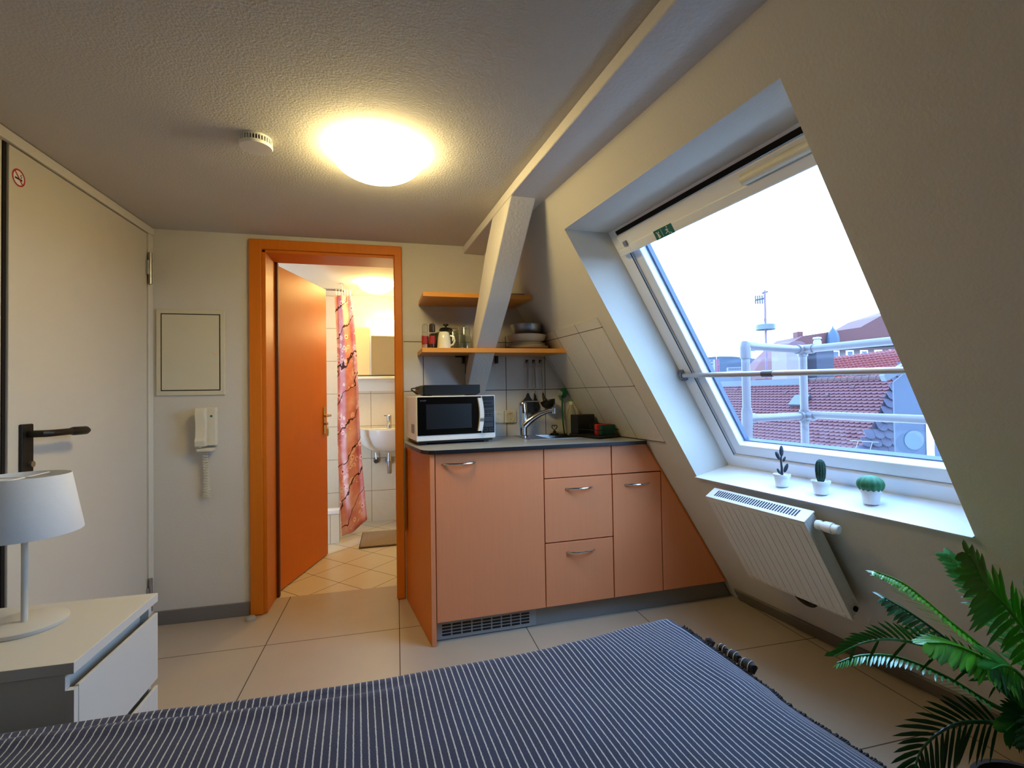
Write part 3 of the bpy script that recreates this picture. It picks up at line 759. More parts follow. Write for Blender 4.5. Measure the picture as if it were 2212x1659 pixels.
# flat black appliance box lying on the microwave
bxm = Matrix.Translation((.150,2.664,1.2083)) @ Matrix.Rotation(MWA*.6, 4, 'Z')
hb_ = thing('black_appliance', 'flat black box-shaped appliance with a cable lying on top of the microwave', 'appliance', M=bxm)
b_ = MB().prism([(0,.012),(.012,.0035),(.30,.0035),(.318,.014),(.318,.060),(0,.060)], .012, .20, MXZ); b_.bm.transform(bxm); obj('body', b_, BLACK, hb_, bevel=.003)
for x in (.02,.27):
    b_ = MB().box(x,x+.025,.02,.19,.0003,.0034); b_.bm.transform(bxm); obj('foot', b_, BLACKM, hb_, smooth=0)
b_ = MB().box(-.026,-.0003,.02,.16,.008,.054); b_.bm.transform(bxm); obj('rear_cover', b_, mat('dark_olive_plastic', (58,52,34), .4), hb_, bevel=.003)
b_ = MB().tube([(-.026,.05,.042),(-.045,.05,.044),(-.062,.05,.042),(-.063,.05,.036),(-.045,.05,.022),(-.026,.05,.010)], .004, 8); b_.bm.transform(bxm); obj('cable', b_, BLACK, hb_)

# ------------------------------------------------------------------ wall sockets
def socket(x, label):
    t = thing('wall_socket', label, 'socket', (x,2.994,1.068), group=None)
    obj('cover_plate', MB().box(x-.0395,x+.0395,2.982,2.9943,1.0285,1.1075), CREAM, t, bevel=.004)
    Mq = Matrix.Translation((x,2.9818,1.068)) @ Matrix.Rotation(R(90),4,'X')
    obj('insert', MB().lathe([(.030,.0018),(.025,.0018),(.0205,-.008),(0,-.008)], 28, Mq), IVORY, t)
    obj('pin_hole', MB().lathe([(0,-.0072),(.0032,-.0072)],10,Mq @ Matrix.Translation((-.0095,0,0))).lathe([(0,-.0072),(.0032,-.0072)],10,Mq @ Matrix.Translation((.0095,0,0))), GAP, t, smooth=0)
    for z0 in (.015,-.021): obj('earth_clip', MB().box(-.003,.003,z0,z0+.006,-.007,.0008,Mq), STEEL, t, smooth=0)
socket(.626, 'cream wall socket half hidden by the right edge of the microwave')
socket(.7065, 'cream wall socket fully visible between microwave and tap')

# ------------------------------------------------------------------ hanging utensils
ur = thing('hook_strip', 'clear plastic strip with three hooks on the tiles under the shelf', 'hook strip', (.865,2.994,1.41))
obj('strip', MB().box(.80,.935,2.9915,2.9942,1.380,1.446), mat('clear_strip', (196,190,186), .2), ur, bevel=.001)
for x in (.822,.867,.911):
    obj('hook', MB().tube([(x,2.991,1.425),(x,2.976,1.424),(x,2.972,1.415),(x,2.976,1.409)], .003, 8).box(x-.009,x+.009,2.9885,2.9914,1.408,1.430), mat('dark_red_hook', (70,40,36), .3), ur)
def utensil(name, label, x, sway, head):
    t = thing(name, label, 'kitchen utensil', (x,2.972,1.10), group='utensils hanging on the hook strip')
    hx = x + sway
    loop = [(x+.007*math.sin(a), 2.9712, 1.400+.017*math.cos(a)) for a in [2*math.pi*k/16 for k in range(16)]]
    hm = MB().tube(loop, .0028, 8, closed=True)
    hm.tube([(x,2.9712,1.384),(x+sway*.2,2.969,1.33),(x+sway*.75,2.964,1.27),(hx,2.962,1.205)], [.004,.0055,.0045,.0035], 10)
    obj('handle', hm, STEEL, t)
    obj('head', head(hx), BLACKM, t, smooth=60)
    return t
def spat(hx):
    return MB().prism([(hx-.006,1.215),(hx+.006,1.215),(hx+.014,1.19),(hx+.034,1.165),(hx+.035,1.09),(hx-.035,1.10),(hx-.036,1.165),(hx-.014,1.19)], 2.957, 2.961, MXZ)
def spoon(hx):
    m_ = MB().prism([(hx-.005,1.215),(hx+.005,1.215),(hx+.008,1.185),(hx+.022,1.16),(hx+.03,1.12),(hx+.02,1.075),(hx-.015,1.072),(hx-.02,1.12),(hx-.012,1.16),(hx-.007,1.185)], 2.974, 2.978, MXZ,
        holes=[[(hx+a_, 1.078),(hx+a_+.006,1.115),(hx+a_+.011,1.115),(hx+a_+.006,1.078)] for a_ in (-.009,.003)])
    return m_
def ladle(hx):
    m_ = MB().tube([(hx,2.962,1.215),(hx+.002,2.957,1.185),(hx+.012,2.95,1.165)], [.0055,.009,.014], 10)
    m_.lathe([(0,-.052),(.025,-.046),(.042,-.028),(.049,0),(.046,0),(.039,-.026),(.023,-.043),(0,-.048)], 28, Matrix.Translation((hx+.022,2.936,1.166)) @ Matrix.Rotation(R(-14),4,'Y'))
    return m_
utensil('spatula', 'black-headed spatula with steel handle, leftmost of the hanging utensils', .822, -.006, spat)
utensil('slotted_spoon', 'black slotted spoon with steel handle hanging between spatula and ladle', .867, .0, spoon)
utensil('ladle', 'black ladle with steel handle, rightmost of the hanging utensils', .911, .006, ladle)

# ------------------------------------------------------------------ washing-up things at the right end
GREENB = mat('green_plastic', (12,92,66), .45)
db = thing('dish_brush', 'green dish brush standing upright against the tiles behind the sink', 'brush', (1.05,2.955,.9455))
obj('handle', MB().tube([(1.056,2.955,.9462),(1.050,2.958,1.0),(1.046,2.965,1.10),(1.050,2.97,1.165),(1.053,2.968,1.19)], [.004,.005,.0055,.0055,.005], 10), GREENB, db)
obj('head', MB().ball((1.058,2.964,1.212), .026, .014, .033, M=None), GREENB, db)
obj('bristles', MB().lathe([(.016,.0),(.02,.022),(0,.022)], 16, Matrix.Translation((1.040,2.955,1.205)) @ Matrix.Rotation(R(-70),4,'Y')), mat('pale_bristles', (150,180,150), .8), db)
bt_ = thing('detergent_bottle', 'clear washing-up liquid bottle with white cap behind the black caddy', 'bottle', (1.085,2.90,.9455))
BM_ = Matrix.Translation((1.085,2.90,0))
obj('bottle', MB().lathe([(0,.946),(.030,.946),(.031,.955),(.031,1.06),(.026,1.10),(.013,1.128),(.011,1.136),(0,1.136)], 24, BM_, sy=.7), mat('clear_plastic', (206,204,180), .15, trans=.6), bt_)
obj('cap', MB().lathe([(0,1.1365),(.014,1.1365),(.014,1.158),(0,1.158)], 20, BM_), CREAM, bt_)
obj('spout', MB().lathe([(0,1.1583),(.009,1.1583),(.006,1.170),(0,1.171)], 16, BM_), mat('bright_green', (30,140,60), .4), bt_)
CA = R(-14)
CM_ = Matrix.Translation((1.16,2.72,.949)) @ Matrix.Rotation(R(18),4,'Z')
cad = thing('sink_caddy', 'black washing-up caddy with tall cup and wire coil beside the sloping wall', 'caddy', M=CM_)
def cl(name, mb, m_, par=cad, **k): mb.bm.transform(CM_); return obj(name, mb, m_, par, **k)
cl('tray', MB().box(-.085,.085,-.135,.135,.0003,.016), BLACKM, bevel=.006)
cl('utensil_cup', MB().box(-.08,.055,.055,.125,.0165,.130), BLACKM, bevel=.004)
cw = []
for k in range(5*16+1):
    a = 2*math.pi*k/16; cw.append((.02+.026*math.sin(a)*1.0, -.062+.1*k/80, .048+.030*math.cos(a)))
cl('wire_coil', MB().tube(cw, .0026, 6), BLACKM)
cl('wire_rail', MB().tube([(-.078,-.12,.045),(-.078,.05,.045)], .0025, 8).tube([(-.078,-.12,.045),(.092,-.12,.045)], .0025, 8).tube([(-.078,-.12,.016),(-.078,-.12,.045)], .0025, 8), BLACKM)
sp1 = obj('sponge', (lambda m_: (m_.bm.transform(CM_), m_)[1])(MB().box(-.055,.062,-.088,-.066,.0165,.078)), mat('red_sponge', (206,42,50), .9, bump=.5, bscale=220), None, bevel=.004)
tag(sp1, 'red sponge standing in the black washing-up caddy behind the green one', 'sponge', 'sponges in the caddy')
sp2 = obj('sponge', (lambda m_: (m_.bm.transform(CM_), m_)[1])(MB().box(-.040,.066,-.114,-.0895,.0165,.074)), mat('green_sponge', (12,74,52), .9, bump=.5, bscale=220), None, bevel=.004)
tag(sp2, 'dark green sponge standing in front in the black washing-up caddy', 'sponge', 'sponges in the caddy')

# ------------------------------------------------------------------ shelves
def slope_end(y, z): return sx(y, z, -.010)
lo = thing('wall_shelf', 'long beech wall shelf carrying the dishes, lower of the two', 'shelf', (.5,2.85,1.45), group=None)
hb0 = [(bxl(2.74)-.003,2.725),(bxl(2.74)+.128,2.725),(bxl(2.9)+.128,2.90),(bxl(2.9)-.003,2.90)]
obj('board', MB().prism([(.144,2.695),(slope_end(2.695,1.45),2.695),(slope_end(2.99,1.475),2.99),(.13,2.99)], 1.450, 1.475, holes=[hb0]), BEECHX, lo, bevel=.0012)
for x, l_ in ((.405,0),(.615,1)):
    obj('bracket', MB().box(x-.05,x+.008,2.94,2.95,1.442,1.4495).box(x-.004,x+.008,2.94,2.992,1.405,1.4495), BLACKM, lo, smooth=0)
up = thing('wall_shelf', 'short beech wall shelf behind the diagonal brace, upper of the two', 'shelf', (.45,2.85,1.762))
obj('board', MB().prism([(.152,2.70),(slope_end(2.70,1.775),2.70),(slope_end(2.998,1.787),2.998),(.141,2.998)], 1.762, 1.787), BEECHX, up, bevel=.0012)
ty = obj('tray', MB().box(.60,.745,2.74,2.95,1.7875,1.803), mat('grey_tray', (150,142,140), .5), None, bevel=.003)
tag(ty, 'flat grey tray lying on the right end of the upper shelf', 'tray')

ZS = 1.4755
# spice grinders
GRIND = glass_mat('clear_jar_glass', (.92,.90,.88), 1.4, .03)
def grinder(x, y, label, cc):
    t = thing('spice_grinder', label, 'spice grinder', (x,y,ZS), group='spice grinders on the lower shelf')
    T = Matrix.Translation((x,y,ZS))
    obj('jar', MB().lathe([(0,.0003),(.0175,.0003),(.0185,.01),(.0185,.085),(.0165,.098)], 20, T), GRIND, t)
    obj('spice', MB().lathe([(0,.004),(.0165,.004),(.0165,.07),(0,.07)], 16, T), mat('spice', cc, .8, var=.6, vscale=120), t)
    obj('label_band', MB().lathe([(.0189,.028),(.0189,.075)], 20, T), mat('red_label', (150,34,30), .5, var=.7, vscale=45), t)
    obj('grinder_head', MB().lathe([(0,.099),(.0165,.099),(.0175,.105),(.0165,.140),(.010,.146),(0,.146)], 20, T), GLASSW if cc[0] > 100 else mat('smoky_cap', (60,46,40), .25), t)
grinder(.166, 2.80, 'clear spice grinder with red label, left of the pair on the shelf end', (186,150,100))
grinder(.206, 2.785, 'spice grinder with red label and dark contents beside the cream mug', (60,34,28))
def mug(x, y, label, mats_, ha):
    t = thing('mug', label, 'mug', (x,y,ZS), group='upturned mugs on the lower shelf')
    T = Matrix.Translation((x,y,ZS))
    obj('body', MB().lathe([(0,.098),(.024,.098),(.030,.092),(.036,.06),(.041,.0003),(.038,.0003),(.033,.06),(.027,.086),(0,.09)], 32, T), mats_, t, smooth=60)
    hd_ = MB().tube([(.037*math.cos(ha),.037*math.sin(ha),.075),(.058*math.cos(ha),.058*math.sin(ha),.068),(.064*math.cos(ha),.064*math.sin(ha),.045),(.052*math.cos(ha),.052*math.sin(ha),.022),(.040*math.cos(ha),.040*math.sin(ha),.02)], .0055, 10, M=T)
    obj('handle', hd_, mats_, t)
mug(.272, 2.77, 'glossy cream mug turned upside down at the front of the lower shelf', MUGG, R(-25))
mug(.225, 2.852, 'dark-rimmed mug upside down behind the cream one', mat('dark_mug', (70,66,52), .25), R(160))
fp = thing('french_press', 'coffee press with black lid and knob behind the cream mug', 'coffee press', (.300,2.938,ZS))
T = Matrix.Translation((.300,2.938,ZS))
obj('glass_jug', MB().lathe([(0,.0005),(.036,.0005),(.037,.01),(.037,.125)], 28, T), GLASSW, fp)
obj('coffee_plunger', MB().lathe([(0,.03),(.034,.03),(.034,.034),(.003,.036),(.003,.15),(0,.15)], 20, T), STEEL, fp)
obj('frame_ring', MB().lathe([(.0375,.0005),(.0385,.0005),(.0385,.014),(.0375,.014)], 28, T), BLACKM, fp); obj('frame_ring', MB().lathe([(.0375,.100),(.0385,.100),(.0385,.110),(.0375,.110)], 28, T), BLACKM, fp)
obj('lid', MB().lathe([(0,.126),(.040,.126),(.041,.132),(.034,.142),(.006,.148),(.006,.156),(.016,.158),(.016,.166),(0,.168)], 28, T), BLACK, fp)
obj('handle', MB().tube([(-.037,0,.115),(-.06,0,.11),(-.062,0,.06),(-.037,0,.03)], .006, 10, M=T), BLACK, fp)
def tumbler(x, y, h, label):
    t = thing('drinking_glass', label, 'glass', (x,y,ZS), group='upturned glasses on the lower shelf')
    T = Matrix.Translation((x,y,ZS))
    obj('bowl', MB().lathe([(0,h),(.026,h),(.030,h-.008),(.032,h*.55),(.0385,h*.38),(.041,.0004),(.0385,.0004),(.036,h*.36),(.029,h*.55),(.027,h-.018),(0,h-.02)], 28, T), GLASSW, t, smooth=60)
    return t
tumbler(.390, 2.762, .136, 'tall clear glass upside down at the front beside the diagonal brace')
tumbler(.335, 2.845, .128, 'clear glass upside down between mug and coffee press')
tumbler(.386, 2.935, .130, 'clear glass upside down at the back near the wall and the brace')
# plates and bowls
PC = (.782, 2.842)
def plate(z, r, label, g):
    t = obj('plate', MB().lathe([(0,z+.0004),(r*.62,z+.0004),(r*.66,z+.002),(r*.97,z+.011),(r,z+.0125),(r*.97,z+.0145),(r*.66,z+.006),(0,z+.0045)], 48, Matrix.Translation((PC[0],PC[1],0))), STONEW, None, smooth=50)
    return tag(t, label, 'plate', g)
G = 'plates stacked on the lower shelf'
plate(ZS, .136, 'large cream plate at the bottom of the stack on the shelf', G)
plate(ZS+.0085, .134, 'large cream plate second from the bottom of the stack', G)
plate(ZS+.0185, .114, 'smaller cream plate third from the bottom of the stack', G)
plate(ZS+.0275, .112, 'smaller cream plate fourth from the bottom under the bowls', G)
def bowl(name, z, r, h, m_, label, foot=.6):
    t = obj(name, MB().lathe([(0,z+.0005),(r*foot,z+.0005),(r*foot,z+.004),(r*.90,z+h*.38),(r,z+h),(r*.975,z+h),(r*.83,z+h*.5),(r*foot*.9,z+.008),(0,z+.0065)], 48, Matrix.Translation((PC[0],PC[1],0))), m_, None, smooth=50)
    return tag(t, label, 'bowl')
bowl('soup_bowl', ZS+.0415, .120, .050, STONEW, 'wide cream bowl under the steel bowl on the plate stack')
bowl('steel_bowl', ZS+.093, .100, .062, STEEL, 'brushed steel bowl on top of the plate stack', .72)

# ------------------------------------------------------------------ radiator
rad = thing('radiator', 'flat white panel radiator fixed to the sloping wall under the window', 'radiator', M=SM @ Matrix.Translation((-.66,.42,-.02)))
def rd(name, mb, m_, par=rad, **k): mb.bm.transform(SM); return obj(name, mb, m_, par, **k)
RW0, RW1, RU0, RU1, RN0, RN1 = -.912, -.410, .412, .893, -.100, -.034
pnl = MB().box(RW0,RW1,RU0,RU1,RN0,RN0+.012)
n_r = 13
for k in range(n_r):
    w_ = RW0+.03+k*(RW1-RW0-.06)/(n_r-1)
    pnl.box(w_-.006,w_+.006,RU0+.03,RU1-.02,RN0-.0016,RN0-.0001)
    pnl.box(w_-.007,w_+.007,RU0+.004,RU0+.018,RN0-.003,RN0-.0001)
rd('front_panel', pnl, RADW, bevel=.003)
rd('rear_panel', MB().box(RW0+.004,RW1-.004,RU0+.004,RU1-.01,RN1-.012,RN1), RADW, bevel=.003)
rd('side_cover', MB().box(RW0,RW0+.004,RU0+.01,RU1,RN0+.0125,RN1-.0125), RADW, smooth=0)
rd('side_cover', MB().box(RW1-.004,RW1,RU0+.01,RU1,RN0+.0125,RN1-.0125), RADW, smooth=0)
gt = rd('top_grille', MB().box(RW0-.002,RW1+.002,RU1+.0003,RU1+.007,RN0-.001,RN1+.001), RADW, bevel=.002)
sl = MB()
for k in range(34):
    w_ = RW0+.045+k*.0125; sl.box(w_,w_+.0075,RU1+.0068,RU1+.0074,RN0+.016,RN1-.012)
rd('grille_slots', sl, mat('slot_dark', (34,34,58), .7), gt, smooth=0)
rd('blanking_plug', MB().lathe([(0,-.006),(.011,-.006),(.011,0),(0,0)],18, Matrix.Translation((RW0-.0002,RU0+.03,RN0+.035)) @ Matrix.Rotation(R(90),4,'Y')), GAP)
tv = MB().lathe([(0,0),(.017,0),(.019,.012),(.0145,.022),(.020,.034),(.0205,.062),(.017,.064),(.017,.082),(.014,.086),(0,.086)], 24, Matrix.Translation((RW0-.012,RU1-.033,RN0+.040)) @ Matrix.Rotation(R(-90),4,'Y'))
rd('thermostat_valve', tv, WHITEP)
rd('valve_pipe', MB().tube([(RW0-.012,RU1-.033,RN0+.040),(RW0-.004,RU1-.033,RN0+.040)], .010, 14), CHROME)
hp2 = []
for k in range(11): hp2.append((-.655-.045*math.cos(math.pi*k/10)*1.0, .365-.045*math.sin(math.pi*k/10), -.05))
rd('dark_pipe_cavity', MB().tube(hp2, .013, 10).box(-.71,-.60,.362,.40,-.058,-.045), mat('dark_brown_cavity', (40,32,32), .6))  # dark half ring drawn for the shaded wall hole around the pipes
rd('pipe_stub', MB().tube([(-.655,.35,-.045),(-.655,.408,-.045)], .008, 10), CHROME)
for w_ in (-.50,-.83):
    rd('wall_bracket', MB().box(w_-.015,w_+.015,.55,.8,RN1+.001,-.0006), RADW, smooth=0)

# ------------------------------------------------------------------ cacti on the sill
POT = mat('white_pot', (222,224,228), .4)
def sill_pt(w, u):  # point on the sill board for given along-wall position
    t = .40; return SM @ Vector((w, OU0+.006+(FU0-OU0)*t, -.012+.206*t))
def pot(w, label, plant_cb, g='potted cacti on the window sill', name='potted_cactus', h=.052, r=.0315):
    c = sill_pt(w, 0); t = thing(name, label, 'cactus', c, group=g)
    T = Matrix.Translation(c + Vector((0,0,.0015)))
    obj('pot', MB().lathe([(0,0),(r*.78,0),(r*.96,h*.80),(r*1.06,h*.80),(r*1.08,h),(r*.98,h),(r*.95,h*.9),(0,h*.88)], 32, T), POT, t)
    plant_cb(T @ Matrix.Translation((0,0,h*.885)), t)
CACD = mat('dark_cactus', (26,34,48), .7, bump=.6, bscale=200)
CACM = mat('green_cactus', (20,58,44), .65, bump=.6, bscale=200)
CACG = mat('bright_cactus', (38,104,70), .55, var=.25, vscale=60)
def lobes(T, t):
    st_ = MB().tube([(0,0,0),(.001,0,.03),(-.003,0,.065),(0,0,.085)], [.006,.0045,.0035,.003], 8, M=T); obj('stem', st_, CACD, t)
    for (x, z, a, l_) in ((.001,.104,0,.024),(-.019,.085,28,.020),(.022,.030,-26,.021),(-.016,.018,30,.014),(.014,.068,-30,.013)):
        m_ = MB().ball((0,0,0), l_*.40, l_*.26, l_, 14, 10, M=T @ Matrix.Translation((x,0,z)) @ Matrix.Rotation(R(-a),4,'Y')); obj('lobe', m_, CACD, t)
def column_(T, t):
    m_ = MB(); n = 12
    prof = [(.010,0),(.0155,.02),(.0175,.045),(.0165,.068),(.012,.082),(.005,.089),(0,.090)]
    rings = []
    for r_, z in prof:
        ring = []
        for k in range(n*2):
            a = math.pi*k/n; rr_ = r_*(1.08 if k % 2 else .86)
            ring.append(m_.bm.verts.new(T @ Vector((rr_*math.cos(a), rr_*math.sin(a), z))))
        rings.append(ring)
    for A_, B_ in zip(rings, rings[1:]):
        for k in range(n*2): 
            try: m_.bm.faces.new((A_[k],A_[(k+1)%(2*n)],B_[(k+1)%(2*n)],B_[k]))
            except ValueError: pass
    obj('stem', m_, CACM, t, smooth=20)
def globe_(T, t):
    m_ = MB(); n = 13; R_ = []
    for i in range(13):
        b_ = -math.pi/2*.8 + (math.pi/2*1.75)*i/12; ring = []
        for k in range(n*4):
            a = 2*math.pi*k/(n*4); w_ = 1-.11*abs(math.sin(a*n/2))**.5*0 - .12*(.5+.5*math.cos(a*n))
            ring.append(m_.bm.verts.new(T @ Vector((.043*w_*math.cos(b_)*math.cos(a), .043*w_*math.cos(b_)*math.sin(a), .022+.034*math.sin(b_)))))
        R_.append(ring)
    for A_, B_ in zip(R_, R_[1:]):
        for k in range(n*4): m_.bm.faces.new((A_[k],A_[(k+1)%(n*4)],B_[(k+1)%(n*4)],B_[k]))
    m_.bm.faces.new(R_[-1]); obj('globe', m_, CACG, t, smooth=80)
pot(-.70, 'small dark lobed cactus in a white pot, farthest along the sill', lobes)
pot(-.875, 'small upright column cactus in a white pot, middle of the sill', column_)
pot(-1.062, 'small round ribbed green cactus in a white pot, nearest on the sill', globe_)

# ------------------------------------------------------------------ bed and spread
BX = (-1.27, .795); BYY = (-.62, 1.335)
bed = thing('bed', 'bed with white mattress hidden under the striped spread', 'bed', (-.2,.36,0))
obj('bed_base', MB().box(BX[0]+.02,BX[1]-.03,BYY[0]+.02,BYY[1]-.05,.06,.26), mat('dark_bed_base', (60,56,54), .8), bed, bevel=.01)
obj('mattress', MB().box(BX[0],BX[1]-.012,BYY[0],BYY[1]-.03,.2605,.478), mat('mattress_ticking', (222,220,214), .85), bed, bevel=.04, seg=4)
for x in (BX[0]+.06,BX[1]-.12):
    for y in (BYY[0]+.06,BYY[1]-.14):
        obj('leg', MB().box(x,x+.05,y,y+.05,.0005,.0598), BLACKM, bed, smooth=0)
from mathutils import noise
def far_y(x): return 1.315 + .058*max(0, min(1, (x-.0)/.9)) + .006*math.sin(x*7)
def spread(u, v):
    # u across the stripes (left to right), v from the near edge over the far edge
    x = -1.29 + 2.215*u
    yf = far_y(x); L_ = yf + .60
    s = v*(L_ + .30)
    rb_ = .045 - .030*max(0, min(1, (x-.45)/.4))
    if s < L_ - rb_: y = -.60 + s; z = .50
    else:
        a = (s - (L_-rb_))/rb_
        if a < math.pi/2: y = yf - rb_ + rb_*math.sin(a); z = .50 - rb_*(1-math.cos(a))
        else: y = yf + .004*math.sin(x*23); z = .50 - rb_ - (a-math.pi/2)*rb_
    top = 1 if z > .46 else 0
    # foot end rolls off a little, with the far corner lifting
    e = max(0, (x-.80)/.125)
    if top: z -= .045*min(1.3,e)**2 * (1 - min(1, max(0, (y-1.02)/.27)))
    if top: z += .010*noise.noise(Vector((x*2.1, y*2.4, 3))) + .004*noise.noise(Vector((x*7, y*6, 9)))
    # crease just inside the far edge, on the left half
    dcr = yf - .055 - .02*math.sin(x*2.2+1) - y
    if top and x < .12: z -= .012*math.exp(-(dcr/.012)**2)*min(1,(.12-x)/.3)
    if top and x < .12: z += .008*math.exp(-((dcr-.03)/.02)**2)*min(1,(.12-x)/.3)
    # soft rolls
    if top: z += .006*math.sin(y*9+x*2)*max(0, .2+x)
    x2 = x + .075*(1.33-y)
    x2 -= .075*max(0, min(1, (y-1.05)/.27))*max(0, min(1, (x-.55)/.35))
    return (max(x2 - .03, -1.288), y, z)
def suv(u, v):
    x = -1.29+2.215*u; return (x, v*2.2)
bs = thing('bedspread', 'dark blue-grey cotton bedspread with thin white stripes on the bed', 'bedspread', (-.2,.36,.49))
obj('cloth', MB().grid(spread, 150, 150, suv), STRIPE, bs, smooth=180)
fr_ = MB()
hem = [Vector(spread(1.0, k/600)) for k in range(601)]
loops = []
for i, p in enumerate(hem):
    if p.z < .30 or p.y < .30: continue
    if p.y < 1.30:
        d = Vector((random.uniform(.000,.007), random.uniform(-.004,.004), random.uniform(-.010,.000)))
        q = p + d
        fr_.tube([p+Vector((-.006,0,-.001)), p.lerp(q,.5)+Vector((.004,0,.003)), q+Vector((.004,0,-.004)), q+Vector((-.003,0,-.012))], [.0022,.0028,.0030,.0015], 5)
f_o = obj('fringe', fr_, FRINGE, bs); f_o['kind'] = 'stuff'; lbl(f_o, 'dark ragged cotton fringe along the foot end')
for q, (yy, sz) in enumerate(((1.198,.0105),(1.165,.014),(1.128,.0165),(1.228,.009))):
    p = min(hem, key=lambda h: abs(h.y-yy) + (0 if h.z > .3 else 9))
    M_ = Matrix.Translation(p + Vector((.012+.006*(q<3), 0, -.001))) @ Matrix.Rotation(.35,4,'Z')
    lo_ = obj('fringe_loop', MB().tube([M_ @ Vector(v) for v in ((-.004,sz*.9,-.004),(sz*.2,sz*.9,.004),(sz*.4,0,.006),(sz*.2,-sz*.9,.004),(-.004,-sz*.9,-.004))], [sz*.55,sz*.85,sz*.95,sz*.85,sz*.55], 12), FRINGE, bs)
    if q < 3:
        for o_s in (-.45,.45):
            obj('loop_thread', MB().tube([M_ @ Vector((sz*.22+sz*1.0*math.cos(a), sz*o_s*1.3, .004+sz*1.0*math.sin(a))) for a in [2*math.pi*k/14 for k in range(14)]], .0012, 5, closed=True), FRINGEL, lo_)

# ------------------------------------------------------------------ chest of drawers and lamp
ch = thing('chest_of_drawers', 'low white two-drawer chest at the left beside the entrance door', 'chest of drawers', (-1.04,1.69,0))
CX0, CX1, CY0, CY1 = -1.268, -.802, 1.467, 1.913
obj('top_panel', MB().box(CX0,CX1,CY0,CY1,.521,.55), WHITEL, ch, bevel=.0015)
obj('side_panel', MB().box(CX0,CX1-.020,CY0+.002,CY0+.02,.001,.5205).box(CX1-.0195,CX1-.001,CY0+.0022,CY0+.0198,.001,.48), WHITEL, ch, smooth=0)
obj('side_panel', MB().box(CX0,CX1-.020,CY1-.02,CY1-.002,.001,.5205), WHITEL, ch, smooth=0)
obj('back_panel', MB().box(CX0,CX0+.01,CY0+.021,CY1-.021,.001,.52), WHITEL, ch, smooth=0)
obj('recess_board', MB().box(CX1-.060,CX1-.045,CY0+.021,CY1-.021,.02,.52), WHITEL, ch, smooth=0)
def drawer(z0, z1):
    MZ = Matrix(((1,0,0,0),(0,0,1,0),(0,1,0,0),(0,0,0,1)))
    b_ = MB().prism([(CX1-.019,z0),(CX1,z0),(CX1,z1),(CX1-.008,z1),(CX1-.019,z1-.014)], CY0+.0205, CY1-.002, MZ)
    return obj('drawer', b_, WHITEL, ch, bevel=.001)
drawer(.262,.484); drawer(.03,.238)
LT = Matrix.Translation((-1.075,1.74,.5505))
tl = thing('table_lamp', 'white table lamp with conical shade standing on the white chest', 'lamp', M=LT)
obj('base', MB().lathe([(0,0),(.098,0),(.100,.003),(.100,.012),(.097,.014),(0,.0145)], 48, LT), WHITEL, tl)
obj('stem', MB().lathe([(.0082,.0146),(.0082,.30)], 20, LT), WHITEL, tl)
obj('lamp_shade', MB().lathe([(.133,.272),(.134,.274),(.1045,.444),(.1035,.444),(.132,.273),(.133,.272)], 56, LT), SHADE, tl, smooth=50)
obj('shade_spider', MB().box(-.103,.103,-.002,.002,.437,.440,LT).box(-.002,.002,-.103,.103,.437,.440,LT), WHITEP, tl, smooth=0)
obj('bulb_holder', MB().lathe([(0,.30),(.018,.30),(.018,.36),(.012,.365),(0,.365)], 20, LT), WHITEP, tl)
obj('bulb', MB().ball((0,0,.395), .026, .026, .03, M=LT), mat('opal_bulb', (230,230,225), .3), tl)
obj('cord', MB().tube([(-1.075-.095,1.74-.04,.556),(-1.19,1.68,.5535),(-1.24,1.66,.5535),(-1.262,1.64,.5535)], .0025, 6), WHITEP, tl)

# ------------------------------------------------------------------ fern
PB = Vector((1.50,.85,0))
fern = thing('potted_fern', 'tall artificial green fern in a dark pot in the right corner', 'plant', PB)
T = Matrix.Translation(PB)
obj('pot', MB().lathe([(0,.0005),(.095,.0005),(.12,.20),(.128,.20),(.13,.22),(.118,.22),(.112,.19),(0,.185)], 36, T), mat('dark_pot', (48,44,42), .5), fern)
obj('soil', MB().lathe([(0,.196),(.112,.191)], 24, T), mat('soil', (40,30,24), .95), fern)
obj('stem', MB().tube([PB+Vector((0,0,.19)), PB+Vector((.012,.0,.30)), PB+Vector((.02,0,.40))], [.028,.030,.024], 12), mat('fibre_trunk', (52,44,28), .9, bump=.6, bscale=90), fern)
CROWN = PB + Vector((.02,0,.39))
def leafmat(name, c, c2):
    m = mat(name, c, .30, var=.3, vscale=14, coat=.35, spec=.7)
    return m
LG = leafmat('bright_fern', (84,168,40), 0); LM_ = leafmat('mid_fern', (44,122,52), 0); LD = leafmat('deep_fern', (26,88,56), 0)
def spline(pts, n):
    out = []; P = [pts[0]*2-pts[1]] + pts + [pts[-1]*2-pts[-2]]
    for i in range(1, len(P)-2):
        for k in range(n):
            t = k/n; a, b_, c, d = P[i-1], P[i], P[i+1], P[i+2]
            out.append(.5*((2*b_)+(c-a)*t+(2*a-5*b_+4*c-d)*t*t+(3*b_-a-3*c+d)*t**3))
    out.append(pts[-1]); return out
